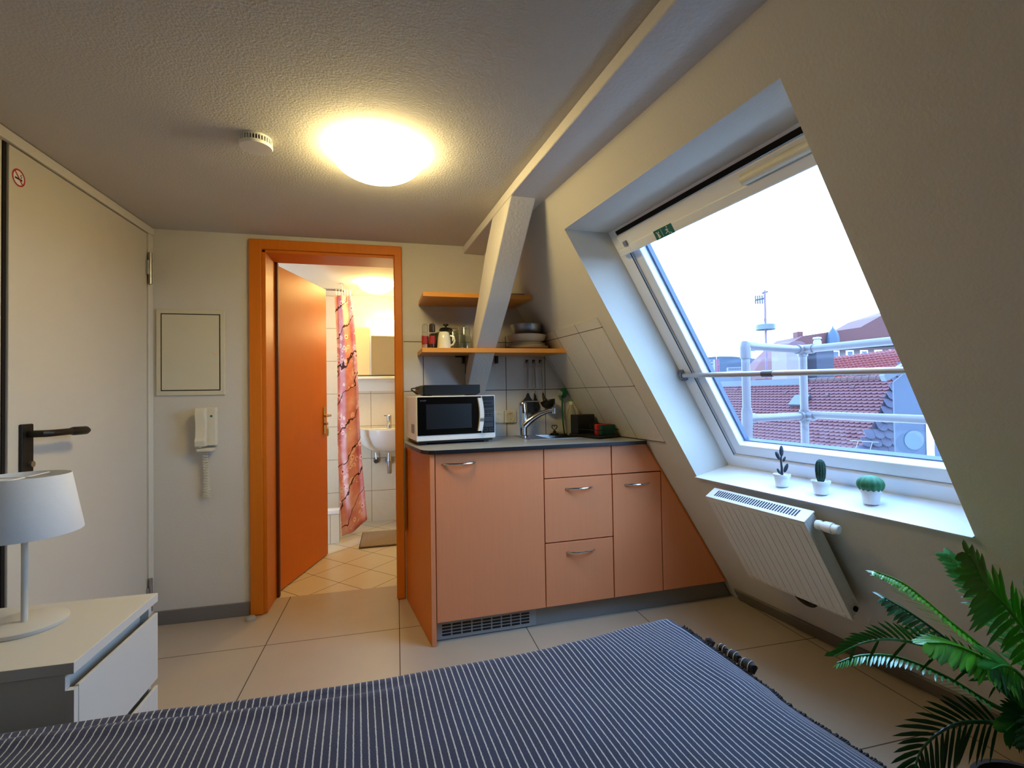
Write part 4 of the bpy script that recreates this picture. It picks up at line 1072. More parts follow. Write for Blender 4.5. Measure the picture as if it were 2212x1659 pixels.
def frond(pts, side, leaf, m_, pairs=20, tilt=.25, wid=.0125, one=0, start=.22):
    P = spline([Vector(p) for p in pts], 12); mb = MB()
    n = len(P)
    mb.tube(P, [.0052*(1-i/n)+.0014 for i in range(n)], 6)
    side = Vector(side)
    for k in range(pairs):
        t = start + (1-start)*(k+.5)/pairs; i = min(n-2, int(t*(n-1)))
        f_ = t*(n-1)-i; p = P[i].lerp(P[i+1], f_); tg = (P[i+1]-P[i]).normalized()
        sd = (side - tg*side.dot(tg)).normalized(); nm = tg.cross(sd).normalized()
        ln = leaf*(.30+.70*math.sin(math.pi*min(1,(1-t)*1.25+.10)**.8 if t > .4 else math.pi/2*(.6+.4*t/.4)))
        ln = leaf*min(1, .35+1.6*(1-t))*min(1,.55+.9*t)
        for sg in (1,-1):
            if one and sg != one and k % 5: continue
            dr_ = (sd*sg*math.cos(R(38+18*t)) + tg*math.sin(R(38+18*t)) + nm*(tilt+random.uniform(-.10,.10))).normalized()
            dr_ += Vector((0,0,-.12)); dr_.normalize()
            l_ = ln*random.uniform(.86,1.08)
            wv = dr_.cross(nm).normalized()
            rows = []
            for q, (a, w_) in enumerate(((0,.30),(.2,.85),(.5,1.0),(.8,.72),(1,.06))):
                c = p + dr_*l_*a + Vector((0,0,-1))*l_*.16*a*a
                rows.append((c+wv*wid*.5*w_+nm*wid*.12*w_, c, c-wv*wid*.5*w_+nm*wid*.12*w_))
            vs = [[mb.bm.verts.new(x) for x in r_] for r_ in rows]
            for A_, B_ in zip(vs, vs[1:]):
                mb.bm.faces.new((A_[0],A_[1],B_[1],B_[0])); mb.bm.faces.new((A_[1],A_[2],B_[2],B_[1]))
    return obj('frond', mb, m_, fern, smooth=60, recalc=False)
c_ = tuple(CROWN)  # leading fronds follow image pixel positions, set at guessed depths
frond([c_,(1.47,.83,.57),(1.335,.80,.705),(1.248,.785,.775),(1.185,.78,.856)], (.55,.1,.75), .115, LG, 18, .1, .021)
frond([c_,(1.455,.90,.52),(1.33,.93,.635),(1.235,.955,.72),(1.15,.965,.76)], (.15,1,.1), .065, LG, 34, .15, .009)
frond([c_,(1.45,.95,.50),(1.34,1.0,.60),(1.26,1.03,.655)], (.1,.8,.55), .095, LD, 22, .1, .010)
frond([c_,(1.44,.875,.46),(1.365,.88,.535),(1.27,.905,.578),(1.165,.925,.608),(1.085,.94,.605),(1.012,.955,.575)], (.25,.25,1), .080, LM_, 30, .0, .0075, one=1)
frond([c_,(1.43,.84,.49),(1.35,.845,.565),(1.26,.865,.612),(1.19,.875,.622)], (.3,.8,.3), .09, LG, 28, .15, .014)
frond([c_,(1.42,.89,.43),(1.30,.915,.505),(1.19,.945,.552),(1.10,.96,.562),(1.035,.97,.548)], (.1,.9,-.35), .05, LM_, 34, .25, .0065)
frond([c_,(1.42,.85,.405),(1.33,.855,.430),(1.24,.865,.430),(1.155,.87,.385),(1.115,.862,.31)], (.15,.35,.9), .105, LD, 19, -.05, .0095, start=.30)
frond([c_,(1.50,.70,.54),(1.45,.60,.65),(1.40,.52,.70)], (.9,.2,.3), .09, LG, 18, .1, .016)
frond([c_,(1.46,.84,.55),(1.40,.80,.68),(1.36,.77,.77)], (.4,.5,.5), .10, LG, 18, .1, .017)
frond([c_,(1.47,.86,.50),(1.38,.84,.56),(1.30,.82,.575)], (.2,.6,.6), .09, LM_, 18, .1, .013)
frond([c_,(1.46,.80,.47),(1.36,.76,.49),(1.27,.745,.46)], (.2,.4,.8), .085, LD, 18, .0, .012)
frond([c_,(1.50,.80,.52),(1.47,.74,.62),(1.45,.70,.66)], (.6,.4,.3), .09, LM_, 16, .1, .015)
frond([c_,(1.44,.83,.44),(1.36,.80,.47),(1.29,.79,.46)], (.3,.5,.7), .08, LM_, 16, .05, .013)
frond([c_,(1.47,.82,.36),(1.41,.79,.33),(1.34,.775,.27)], (.3,.5,.7), .085, LD, 16, .05, .012)
frond([c_,(1.58,.92,.53),(1.60,1.02,.64),(1.58,1.10,.72)], (.7,-.3,.4), .08, LM_, 18, .1, .016)
frond([c_,(1.44,.80,.40),(1.36,.76,.38),(1.28,.73,.30)], (.2,.5,.8), .085, LD, 18, .0, .014)
frond([c_,(1.60,.78,.50),(1.68,.72,.55),(1.74,.66,.52)], (.2,.8,.3), .08, LM_, 16, .1, .014)

# ------------------------------------------------------------------ bathroom fittings
def curtain(u, v):
    z = 2.085 - 2.065*v
    x0 = -.505 + .04*v; x1 = -.365 + .10*v
    x = x0 + (x1-x0)*u
    y = 4.37 + .020*math.sin(u*math.pi*3.4+.2) + .05*(u*u) + .010*math.sin(v*6+u*5)
    return (x + .008*math.sin(v*7), y + .10*u*v, z + (.10*u*u)*v)
sc_ = obj('shower_curtain', MB().grid(curtain, 60, 40, lambda a, b_: (a*.30, b_*2.1)), BLOSSOM, None, smooth=180, solid=.002)
tag(sc_, 'pink blossom-print shower curtain gathered beside the orange bathroom door', 'curtain')
rod = thing('curtain_rod', 'chrome curtain rod near the bathroom ceiling', 'curtain rod', (-.8,4.385,2.14))
obj('rod', MB().tube([(-1.89,4.385,2.135),(-.8,4.385,2.135),(-.50,4.385,2.135),(-.43,4.40,2.13)], .011, 14), CHROME, rod)
obj('ceiling_hanger', MB().tube([(-.445,4.395,2.133),(-.445,4.395,2.1895)], .006, 10).tube([(-.445,4.395,2.182),(-.445,4.395,2.1895)], .02, 14), CHROME, rod)
for x in (-.49,-.465,-.44,-.42,-.40,-.375):
    rg_ = [(x, 4.387+.020*math.cos(a)-.004, 2.112+.026*math.sin(a)) for a in [2*math.pi*k/14 for k in range(14)]]
    obj('curtain_ring', MB().tube(rg_, .002, 6, closed=True), WHITEP, rod)
bs_ = thing('wash_basin', 'white rounded wash basin on the tiled bathroom wall', 'basin', (-.07,4.87,.69))
T = Matrix.Translation((-.07,4.878,0))
obj('bowl', MB().lathe([(0,.682),(.12,.684),(.20,.705),(.262,.76),(.292,.84),(.30,.905),(.285,.908),(.255,.895),(.20,.83),(.10,.78),(0,.77)], 40, T, sx=1.02, sy=1.38, a0=math.pi, a1=2*math.pi), CERAMIC, bs_, smooth=60)
obj('tap_ledge', MB().box(-.355,.215,4.78,4.8785,.885,.905), CERAMIC, bs_, bevel=.008)
bt2 = thing('basin_tap', 'chrome lever tap standing on the wash basin', 'tap', (-.066,4.80,.905))
T = Matrix.Translation((-.066,4.80,.9055))
obj('body', MB().lathe([(0,0),(.026,0),(.024,.01),(.023,.085),(0,.085)], 24, T), CHROME, bt2)
obj('spout', MB().tube([(0,-.01,.055),(0,-.06,.058),(0,-.11,.045)], [.016,.014,.012], 14, M=T), CHROME, bt2)
obj('lever', MB().lathe([(0,.086),(.024,.086),(.025,.115),(.02,.122),(0,.122)], 24, T).box(-.045,-.0,-.006,.006,.112,.119,T), CHROME, bt2)
tp2 = thing('basin_trap', 'chrome waste pipe and trap below the wash basin', 'waste trap', (-.066,4.72,.48))
obj('waste_pipe', MB().tube([(-.066,4.70,.678),(-.066,4.70,.60)], .019, 16), CHROME, tp2)
obj('bottle_trap', MB().lathe([(0,.48),(.018,.482),(.022,.49),(.022,.60),(0,.60)], 20, Matrix.Translation((-.066,4.70,0))), STEEL, tp2)
obj('wall_outlet', MB().tube([(-.066,4.70,.585),(-.066,4.879,.585)], .016, 14).tube([(-.066,4.865,.585),(-.066,4.8795,.585)], .042, 20), STEEL, tp2)
av = thing('stop_valve', 'small chrome angle stop valve left of the basin trap', 'valve', (-.19,4.85,.59))
obj('valve_body', MB().tube([(-.19,4.8799,.588),(-.19,4.82,.588)], .014, 12).tube([(-.19,4.8795,.588),(-.19,4.872,.588)], .028, 18), STEEL, av)
obj('valve_knob', MB().tube([(-.19,4.819,.588),(-.19,4.795,.588)], .02, 14), CHROME, av)
obj('supply_pipe', MB().tube([(-.19,4.845,.60),(-.19,4.845,.62),(-.195,4.845,.665)], .006, 8), CHROME, av)
mc = thing('mirror_cabinet', 'mirror cabinet with pale left door and lamp canopy above the basin', 'cabinet', (-.1,4.80,1.4))
obj('cabinet_body', MB().box(-.385,.24,4.80,4.871,1.412,1.785).box(-.385,-.235,4.80,4.871,1.785,1.87), CREAM, mc, bevel=.003)
obj('pale_door', MB().box(-.383,-.236,4.788,4.7995,1.414,1.855), mat('pale_yellow_door', (220,200,150), .4), mc, bevel=.003)
MT_ = Matrix.Translation((.238,4.797,1.414)) @ Matrix.Rotation(R(6),4,'Z')
obj('mirror', MB().box(-.462,0,-.004,0,0,.369,MT_), MIRROR, mc, smooth=0)
obj('edge_strip', MB().box(-.2345,-.224,4.786,4.7995,1.414,1.855), CERAMIC, mc, smooth=0)
sh = obj('bathroom_shelf', MB().box(-.40,.26,4.74,4.871,1.372,1.398), CERAMIC, None, bevel=.006)
tag(sh, 'narrow white shelf under the bathroom mirror cabinet', 'shelf')
wlp = thing('mirror_lamp', 'lit wall lamp above the bathroom mirror', 'lamp', (.02,4.83,1.9))
obj('back_plate', MB().box(-.215,.23,4.855,4.871,1.80,1.96), WHITEP, wlp, bevel=.004)
obj('lamp_glass', MB().box(-.205,.22,4.79,4.8545,1.81,1.95), BATHM, wlp, bevel=.02, seg=4)
dome('bathroom_lamp', 'lit round opal ceiling lamp seen through the bathroom doorway', (-.155,4.28,2.19), .15, .085, BATHE, 'ceiling lamp')
mt = thing('bath_mat', 'brown ribbed bath mat on the bathroom floor', 'bath mat', (-.05,4.25,0))
obj('backing', MB().box(-.30,.25,4.04,4.49,.0002,.006), mat('dark_mat_edge', (70,56,46), .9), mt, smooth=0)
rbm = MB()
for k in range(66):
    x = -.292+k*.0082; rbm.box(x,x+.0062,4.05,4.48,.0061,.013+random.uniform(-.002,.002))
obj('pile', rbm, mat('brown_pile', (168,146,120), .95, bump=.5, bscale=120), mt, smooth=0)

# ------------------------------------------------------------------ outside the window
ro = thing('guard_railing', 'galvanised pipe guard railing on the roof outside the window', 'railing', (2.5,2.5,0))  # outside coordinates lie on image pixel rays, taken at chosen depths
def fit(p, d, l=.05, r=.030): 
    p = Vector(p); d = Vector(d).normalized(); return MB().tube([p-d*l, p+d*l], r, 16)
p1 = Vector((2.017,2.452,1.475)); p2 = Vector((2.632,2.660,1.475)); p3 = Vector((2.90,.60,1.475))
zm1, zm2, zm3 = 1.045, 1.035, 1.035
for p in (p1, p2): obj('post', MB().tube([(p.x,p.y,-.4),(p.x,p.y,1.475)], .0238, 18), PIPE, ro)
obj('post', MB().tube([(p3.x,p3.y,-.4),(p3.x,p3.y,1.475)], .0238, 18), PIPE, ro)
for a, b_ in ((p1,p2),(p2,p3)):
    obj('top_rail', MB().tube([a,b_], .0238, 18), PIPE, ro)
    obj('middle_rail', MB().tube([(a.x,a.y,1.045),(b_.x,b_.y,1.035)], .0238, 18), PIPE, ro)
d12 = (p2-p1).normalized(); d23 = (p3-p2).normalized()
fm = MB().tube([p1-Vector((0,0,.075)), p1-Vector((0,0,.012)), p1+Vector((0,0,.004)), p1+d12*.02, p1+d12*.085], .0305, 18); obj('elbow_fitting', fm, PIPE, ro)
fm = MB().tube([p2-d12*.07, p2], .0305, 18).tube([p2, p2+d23*.075], .0305, 18).tube([p2-Vector((0,0,.045)), p2+Vector((0,0,.02))], .0305, 18); obj('corner_fitting', fm, PIPE, ro)
m1 = Vector((p1.x,p1.y,1.045)); m2 = Vector((p2.x,p2.y,1.035))
fm = MB().tube([m1-Vector((0,0,.05)), m1+Vector((0,0,.045))], .0305, 18).tube([m1, m1+d12*.065], .0305, 18); obj('tee_fitting', fm, PIPE, ro)
fm = MB().tube([m2-d12*.065, m2], .0305, 18).tube([m2, m2+d23*.07], .0305, 18).tube([m2-Vector((0,0,.04)), m2+Vector((0,0,.04))], .0305, 18); obj('cross_fitting', fm, PIPE, ro)
obj('sleeve', MB().tube([p1-Vector((0,0,.56)), p1-Vector((0,0,.37))], .0285, 18), PIPE, ro)
ZINC = mat('zinc_sheet', (57,61,68), .45, metal=.25, var=.12, vscale=3)
ZINCD = mat('dark_zinc', (29,34,45), .5, metal=.2, var=.1)
TILEP = mat('pink_clay_tile', (76,34,38), .75, var=.22, vscale=2.2)
TILED = mat('shaded_blue_tile', (47,42,59), .75, var=.2, vscale=2.2)  # bluish shadow-side tone put into this roof's tile colour
TILER = mat('red_clay_tile', (94,22,18), .75, var=.25, vscale=5)
MAUVE = mat('mauve_roof', (81,44,43), .8, var=.08, vscale=.5)
# ledge added as a support under the railing posts
lg = obj('post_support', MB().box(1.95,3.1,.4,3.0,-.46,-.4005), ZINC, None, smooth=0)
tag(lg, 'zinc-coloured ledge added as a support under the guard railing posts', 'ledge')
def tiles(origin, e, dn, na, nb, pa, pb, keep=None, thick=.012):
    """plain tiles with rounded tails laid in overlapping half-bond rows"""
    mb = MB(); e = e.normalized(); dn = dn.normalized(); nn = dn.cross(e).normalized()
    if nn.z < 0: nn = -nn
    for j in range(nb):
        for i in range(na):
            a0 = (i + .5*(j % 2))*pa; b0 = j*pb
            if keep and not keep(a0, b0): continue
            lift = .024 + random.uniform(0,.006); w_ = pa*.485; ln = pb*1.25
            pts = [(-w_,-pb*.15),(w_,-pb*.15),(w_,pb*.78),(w_*.75,pb*.98),(w_*.35,pb*1.10),(0,pb*1.13),(-w_*.35,pb*1.10),(-w_*.75,pb*.98),(-w_,pb*.78)]
            top, bot = [], []
            for (x, y) in pts:
                h = thick + (lift+.012)*max(0, min(1, y/pb))
                q = origin + e*(a0+x) + dn*(b0+y) + nn*h
                top.append(mb.bm.verts.new(q))
                bot.append(mb.bm.verts.new(q - nn*thick*1.4))
            mb.bm.faces.new(top)
            for k in range(9): mb.bm.faces.new((top[k], bot[k], bot[(k+1)%9], top[(k+1)%9]))
    return mb
Rr = Vector((12.75,10.0,1.455)); Lr = Vector((12.2,17.0,1.455)); e_ = (Lr-Rr).normalized(); hd_ = Vector((-e_.y, e_.x, 0))
pit = R(45); dn_ = hd_*math.cos(pit) - Vector((0,0,math.sin(pit)))
nb_ = thing('neighbour_roof', 'long pinkish plain-tile roof directly opposite the window', 'roof', (11.5,13,-1.5))
R0 = Rr - e_*1.6
obj('roof_tiles', tiles(R0, e_, dn_, 82, 36, .150, .118), TILEP, nb_, smooth=0)
u_ = [R0-dn_*.0, R0+e_*13, R0+e_*13+dn_*6, R0+dn_*6]
obj('roof_deck', MB().face(u_), mat('deck_dark', (41,26,28), .9), nb_, smooth=0)
nn_ = dn_.cross(e_).normalized(); nn_ = nn_ if nn_.z > 0 else -nn_
rid = MB()
for k in range(20):
    a = R0 + e_*(k*.20+.0); rid.tube([a + Vector((0,0,.0)), a + e_*.21], [.095,.085], 12)
obj('ridge_tiles', rid, mat('ridge_clay', (60,34,33), .8, var=.25, vscale=3), nb_)
obj('ridge_flashing', MB().box(-.12,.16,4.05,12.5,-.12,.09, Matrix.Translation(R0) @ Matrix(((-hd_.x*-1,e_.x,0,0),(-hd_.y*-1,e_.y,0,0),(0,0,1,0),(0,0,0,1)))), ZINC, nb_, smooth=0)
hq = Rr + e_*1.95 + dn_*.72
hm = MB().prism([(0,0),(.52,0),(.52,.42),(0,.42)], .05, .14, Matrix(((e_.x,dn_.x,nn_.x,hq.x),(e_.y,dn_.y,nn_.y,hq.y),(e_.z,dn_.z,nn_.z,hq.z),(0,0,0,1))))
obj('roof_hatch', hm, ZINC, nb_, bevel=.01)
vt = MB()
for (a, b_) in ((.9,.28),(2.2,.34),(3.0,.50),(4.3,.40),(1.5,.62),(-.1,.65),(5.2,.3)):
    q = Rr + e_*a + dn_*b_; vt.box(-.05,.05,0,.10,.02,.06, Matrix(((e_.x,dn_.x,nn_.x,q.x),(e_.y,dn_.y,nn_.y,q.y),(e_.z,dn_.z,nn_.z,q.z),(0,0,0,1))))
obj('vent_tiles', vt, mat('vent_clay', (60,34,37), .8), nb_, smooth=0)
# nearer hipped roof at the right
rt = thing('hipped_roof', 'bluish plain-tile roof slope rising at the right outside the window', 'roof', (9.6,7.8,0))
h0 = Vector((10.32,7.79,2.0)); e2 = Vector((.97,-.245,0)).normalized(); hb2 = Vector((-.245,-.97,0)).normalized()
dn2 = hb2*.30 - Vector((0,0,.954)); dn2.normalize()
h0b = h0 - e2*2.8
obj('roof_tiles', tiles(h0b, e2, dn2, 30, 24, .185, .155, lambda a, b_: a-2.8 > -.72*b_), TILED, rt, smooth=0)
nn2 = dn2.cross(e2).normalized(); nn2 = nn2 if nn2.z > 0 else -nn2
obj('roof_deck', MB().face([h0-nn2*.01, h0+e2*2.6-nn2*.01, h0+e2*2.6+dn2*3.9-nn2*.01, h0-e2*2.7+dn2*3.9-nn2*.01]), mat('deck_blue', (38,32,44), .9), rt, smooth=0)
# dormer
dm = thing('zinc_dormer', 'blue-grey zinc-clad dormer with small window at the right edge outside', 'dormer', (8.6,6.2,0))
fd = Vector((.97,-.245,0))
MD = Matrix(((.97,.245,0,8.02),(-.245,.97,0,6.29),(0,0,1,0),(0,0,0,1)))
obj('side_wall', MB().prism([(.0,-.35),(1.6,-.35),(1.6,1.85),(.32,1.55),(.0,1.30)], 0, .03, MD @ MXZ), mat('zinc_wall', (42,50,66), .5, metal=.15, var=.1, vscale=2), dm, smooth=0)
obj('roof_edge', MB().prism([(-.16,1.32),(.36,1.58),(1.6,1.88),(1.6,1.98),(.34,1.70),(-.20,1.42)], -.06, .05, MD @ MXZ), ZINC, dm, smooth=0)
obj('base_flashing', MB().box(-.06,1.6,-.10,-.001,-.42,-.30, MD), ZINC, dm, smooth=0)
dw = obj('window', MB().box(.50,1.1,-.04,-.001,-.16,.86, MD), PVC, dm, bevel=.01)
obj('window_pane', MB().box(.60,1.05,-.045,-.0405,-.06,.78, MD), mat('dark_pane', (55,63,85), .15), dw, smooth=0)
vp = MB().tube([(.3,-.001,.34),(.3,-.012,.34)], .16, 24, M=MD); obj('vent_disc', vp, mat('zinc_disc', (55,65,87), .5), dm)
# valley flashing near our own eaves
vf = thing('valley_flashing', 'pale green-grey folded metal flashing below the railing outside', 'flashing', (7.6,7.4,0))
mb = MB(); a = [Vector(v) for v in ((6.75,7.70,-.20),(7.30,7.53,-.055),(7.62,7.45,.02),(8.02,7.36,.135),(8.30,7.29,-.20),(7.6,7.2,-.40),(6.9,7.3,-.45))]
mb.face([a[0],a[1],a[6]]); mb.face([a[1],a[2],a[5],a[6]]); mb.face([a[2],a[3],a[4],a[5]])
obj('sheet', mb, mat('green_grey_sheet', (65,68,66), .5, metal=.2), vf, smooth=0, solid=.012)
# slim antenna lying across the tiles
an = obj('roof_cable', MB().tube([(7.95,7.05,.27),(8.45,6.93,.23)], .006, 8).tube([(8.1,7.02,.26),(8.12,7.1,.10)], .004, 6).tube([(8.35,6.96,.24),(8.38,7.04,.08)], .004, 6), mat('pale_metal', (120,121,123), .4), None)
tag(an, 'thin pale metal snow guard rod above the bluish tiles', 'snow guard')
# chimneys
c1 = thing('chimney', 'white rendered chimney with curved cover behind the tiled ridge', 'chimney', (15.9,16.7,1.0))
obj('stack', MB().box(15.43,16.36,16.4,17.2,-14,2.90), mat('white_render', (100,87,87), .85, var=.06, vscale=2), c1, smooth=0)
obj('cover_slab', MB().box(15.36,16.6,16.35,17.25,2.9005,2.94), mat('grey_slab', (88,73,77), .8), c1, smooth=0)
cv = MB().prism([(15.55+.42*(1-math.cos(a)), 3.0+.18*math.sin(a)) for a in [math.pi*k/10 for k in range(11)]], 16.4, 17.2, MXZ)
obj('curved_cover', cv, mat('mauve_cover', (82,53,61), .7), c1, smooth=0)
c2 = thing('chimney', 'dark slate-clad chimney with pale cowl behind the tiled ridge', 'chimney', (17.2,16.4,1.0))
obj('stack', MB().box(16.75,17.62,16.25,17.05,-14,2.88), mat('dark_slate', (31,30,45), .7, var=.15, vscale=3), c2, smooth=0)
obj('cover_slab', MB().box(16.62,17.72,16.15,17.1,2.8805,2.95), ZINCD, c2, smooth=0)
obj('cowl', MB().lathe([(.16,2.951),(.15,3.2),(.13,3.2),(.12,3.27),(.17,3.29),(.15,3.36),(0,3.38)], 20, Matrix.Translation((17.17,16.6,0))), mat('pale_cowl', (129,123,124), .5), c2)
# bright red roof with a row of windows behind
rh = thing('red_tiled_house', 'bright red pantile roof between the dark chimney and the dormer', 'house', (25,21,1))
h1 = Vector((21.5,22.2,2.70)); h2 = Vector((29.5,20.2,3.60))
eR = (h2-h1).normalized(); dR = Vector((-.24,-.62,-.75)).normalized()
mb = MB()
for k in range(40):
    for j in range(11):
        q = h1 + eR*(k*.21) + dR*(j*.17)
        nq = dR.cross(eR).normalized(); nq = nq if nq.z > 0 else -nq
        pts = []
        for (x, y, h_) in ((0,0,.0),(.06,0,.045),(.14,0,.025),(.21,0,.0),(.21,.21,.04),(.14,.21,.065),(.06,.21,.085),(0,.21,.04)):
            pts.append(q + eR*x + dR*y + nq*h_)
        mb.face([pts[0],pts[1],pts[6],pts[7]]); mb.face([pts[1],pts[2],pts[5],pts[6]]); mb.face([pts[2],pts[3],pts[4],pts[5]])
        mb.face([pts[7],pts[6],pts[6]-nq*.06,pts[7]-nq*.05]) ; mb.face([pts[6],pts[5],pts[5]-nq*.05,pts[6]-nq*.06])
obj('roof_tiles', mb, TILER, rh, smooth=0)
wr_ = thing('window_row_house', 'pale house wall with a row of small blue windows above the red roof', 'house', (33,28,2))
MH = Matrix(((.970,.24,0,30.5),(-.24,.970,0,28.6),(0,0,1,0),(0,0,0,1)))
obj('wall', MB().box(0,7.5,0,2,-2,4.05, MH), mat('pale_wall', (88,73,73), .8), wr_, smooth=0)
obj('eaves', MB().prism([(-.6,4.05),(8,4.35),(8,5.1),(-.6,4.35)], -.8, 1.5, MH @ MXZ), mat('teal_eaves', (71,95,105), .5), wr_, smooth=0)
for k in range(7):
    x = .25+k*1.03
    fo = obj('window', MB().box(x,x+.55,-.05,-.001,2.7,3.95, MH), PVC, wr_, smooth=0)
    obj('window_pane', MB().box(x+.12,x+.45,-.08,-.051,2.8,3.85, MH), mat('blue_pane', (38,53,77), .2), fo, smooth=0)
# big mauve roof in the distance
mv = thing('mauve_roof_building', 'large mauve hipped roof with chimney and dome far behind the chimneys', 'building', (55,48,3))
MV = Matrix.Translation((48.2,50.0,0)) @ Matrix.Rotation(math.atan2(46.96-49.99, 60.5-48.2), 4, 'Z')
obj('roof', MB().prism([(-4.0,3.4),(0,7.15),(1.15,7.8),(8.3,8.75),(11.0,10.2),(19,12.6),(19,2.0),(-4.0,2.0)], 0, 6, MV @ MXZ), MAUVE, mv, smooth=0)
obj('lower_roof', MB().prism([(4.5,5.0),(6.5,7.0),(14,7.6),(14,4.8)], -1.2, -.01, MV @ MXZ), mat('mauve_lower', (72,39,39), .8), mv, smooth=0)
obj('chimney', MB().box(1.05,1.75,1,2,7.6,8.45, MV), MAUVE, mv, smooth=0)
obj('dome', MB().lathe([(.75,6.6),(.70,7.4),(.55,8.0),(.30,8.4),(.08,8.7),(.04,8.95),(0,8.97)], 20, MV @ Matrix.Translation((4.6,-.4,0))), mat('blue_dome', (38,53,71), .5), mv)
# antenna mast
am = thing('antenna_mast', 'tall antenna mast with ring platform and aerials on the far roofs', 'antenna', (18.65,21.15,1.5))
obj('mast', MB().tube([(18.66,21.16,1.2),(18.65,21.14,6.35)], .058, 10), mat('mast_mauve', (84,62,84), .5), am)
obj('ring_platform', MB().lathe([(.40,4.30),(.47,4.30),(.47,4.55),(.42,4.58),(.05,4.50),(.05,4.36),(.40,4.30)], 28, Matrix.Translation((18.65,21.15,0))), mat('blue_ring', (62,70,79), .4), am)
ae = MB().tube([(17.7,21.4,4.80),(19.5,20.95,4.84)], .016, 6)
for k in range(9):
    x = 17.75+k*.21; ae.tube([(x,21.39-(x-17.7)*.25,4.72),(x,21.39-(x-17.7)*.25,4.92)], .010, 5)
obj('yagi_aerial', ae, mat('aerial_pale', (117,105,113), .5), am)
ae = MB().tube([(18.18,21.3,5.85),(18.7,21.14,5.95)], .05, 6)
for k in range(5):
    x = 18.2+k*.11; ae.tube([(x,21.29-(x-18.2)*.3,5.66),(x,21.29-(x-18.2)*.3,6.10)], .036, 5)
ae.tube([(18.5,21.17,6.2),(18.8,21.1,6.28)], .04, 5)
obj('top_aerial', ae, mat('aerial_dark', (44,44,52), .5), am)
obj('mast_base', MB().box(18.35,19.2,20.9,21.6,-14,1.75), mat('brick_red', (88,34,36), .8), am, smooth=0)
# grey roofs between ridge and hills
gb = obj('grey_roof_block', MB().box(15.2,18.3,21.8,24.0,-14,1.9, None), mat('grey_roof', (70,73,83), .7), None, smooth=0)
tag(gb, 'low blue-grey flat roof block around the foot of the antenna mast', 'building')
tr_ = obj('gabled_roof', MB().prism([(19.2,1.0),(20.9,3.0),(22.5,1.0)], 21.6, 24.0, MXZ), MAUVE, None, smooth=0)
tag(tr_, 'small mauve gabled roof right of the antenna mast', 'roof')
# city and hills
HAZE = mat('hazy_hill', (55,63,76), .9, var=.12, vscale=.02)
hl = MB(); hp3 = [(-260,-40)]
for k in range(61):
    x = -260+k*10; hp3.append((x, 24 + 5*math.exp(-((x-10)/35)**2) - .014*x + 1.6*noise.noise(Vector((k*.35,0,0)))))
hp3.append((340,-40))
MHH = Matrix.Translation((250,350,0)) @ Matrix.Rotation(R(-35),4,'Z')
hl.prism(hp3, 0, 60, MHH @ MXZ)
hill = struct(obj('hills', hl, HAZE, smooth=0))
gnd = struct(obj('ground', MB().box(20,420,-200,420,-14.2,-14), mat('city_ground', (60,60,66), .9, var=.2, vscale=.05), smooth=0))
WALLP = mat('distant_wall', (117,113,118), .8); WIND = mat('distant_window', (52,61,77), .5)
def block(name, label, c, w, d, h, rows, colsn, group=None):
    M_ = Matrix.Translation(c) @ Matrix.Rotation(R(-35),4,'Z')
    t = thing(name, label, 'building', M=M_)
    b_ = MB().box(0,w,0,d,-14-c[2],h); b_.bm.transform(M_); obj('wall', b_, WALLP, t, smooth=0)
    for j in range(rows):
        s_ = MB()
        for i in range(colsn):
            s_.box(.06*w+i*w*.9/colsn, .06*w+(i+.62)*w*.9/colsn, -.12, -.01, h-(j+1)*h_r+.35*h_r, h-(j+1)*h_r+.9*h_r)
        s_.bm.transform(M_); obj('window_strip', s_, WIND, t, smooth=0)
h_r = 1.0
block('office_block', 'pale multi-storey block on the skyline beside the window frame', (92.6,132.2,6.5), 4.0, 6, 4.2, 4, 3)
h_r = 1.5
block('long_building', 'long pale low building with a row of windows on the skyline', (100.5,130.2,6.7), 4.6, 6, 1.55, 1, 9)
block('white_building', 'white windowless building left of the antenna foot', (105.8,128.8,6.5), 4.2, 6, 2.7, 0, 1)
cr_ = thing('tower_crane', 'thin pink tower crane against the blue hill', 'crane', (112.2,151.2,4))
cm = MB()
for dx in (0,.9):
    for dy in (0,.9): cm.tube([(111.8+dx,150.6+dy,-14),(111.8+dx,150.6+dy,12.3)], .14, 5)
for k in range(14):
    cm.tube([(111.8,150.6,-2+k*.9),(112.7,150.6,-1.1+k*.9)], .09, 4); cm.tube([(112.7,150.6,-2+k*.9),(111.8,150.6,-1.1+k*.9)], .09, 4)
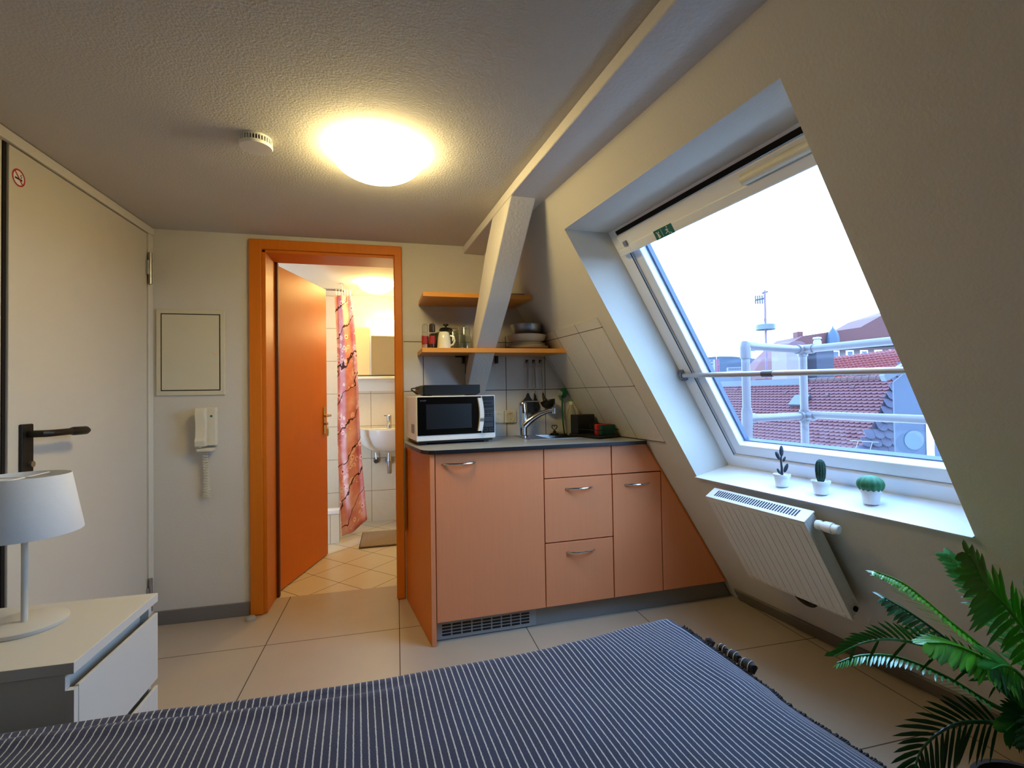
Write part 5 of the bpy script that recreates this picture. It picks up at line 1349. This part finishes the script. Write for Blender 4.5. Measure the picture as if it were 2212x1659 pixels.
obj('tower', cm, mat('crane_pink', (129,62,77), .6), cr_, smooth=0)
obj('mast_top', MB().tube([(112.2,151.2,12.3),(112.2,151.2,16)], .08, 5), mat('crane_top', (220,170,190), .6), cr_)
rnd = random.Random(3)
k = 0
for row in range(4):
    dd = 58 + row*13
    for i in range(7):
        c = Vector((dd*.615, dd*.79, 0)) + Vector((.82,-.57,0))*(i*dd*.052 - .6 + rnd.uniform(-.5,.5)); s_ = rnd.uniform(1.7,2.5); hz = 1.0+dd*.026*rnd.uniform(.15,1.0)
        b_ = MB().box(0,s_,0,s_,-13.99,hz, Matrix.Translation(c) @ Matrix.Rotation(R(-35),4,'Z'))
        tn = obj('distant_house', b_, mat('distant_house_%d' % k, rnd.choice([(92,94,98),(66,70,80),(52,56,64),(80,54,54),(102,104,106)]), .8), None, smooth=0); k += 1
        tag(tn, 'tiny distant house in the hazy city below the hill', 'house', 'distant houses below the hill')

# ------------------------------------------------------------------ sky light
w = bpy.data.worlds.new('overcast_sky'); scene.world = w; w.use_nodes = True; nt = w.node_tree
bg = nt.nodes['Background']
tc = N(nt, 'ShaderNodeTexCoord'); sp = N(nt, 'ShaderNodeSeparateXYZ'); L(nt, tc.outputs['Generated'], sp.inputs[0])
cr = N(nt, 'ShaderNodeValToRGB'); L(nt, sp.outputs[2], cr.inputs[0])
cr.color_ramp.elements[0].position = 0; cr.color_ramp.elements[0].color = (.44,.68,1,1)
cr.color_ramp.elements[1].position = .5; cr.color_ramp.elements[1].color = (.34,.60,1,1)
L(nt, cr.outputs[0], bg.inputs['Color']); bg.inputs['Strength'].default_value = 7.2

scene.view_settings.view_transform = 'Standard'; scene.view_settings.look = 'None'
scene.view_settings.gamma = 1; scene.view_settings.use_curve_mapping = False
scene.view_settings.exposure = .90
cy = scene.cycles
cy.max_bounces = 10; cy.diffuse_bounces = 6; cy.transparent_max_bounces = 24; cy.caustics_reflective = False; cy.caustics_refractive = False
cy.use_denoising = True; cy.sample_clamp_indirect = 6
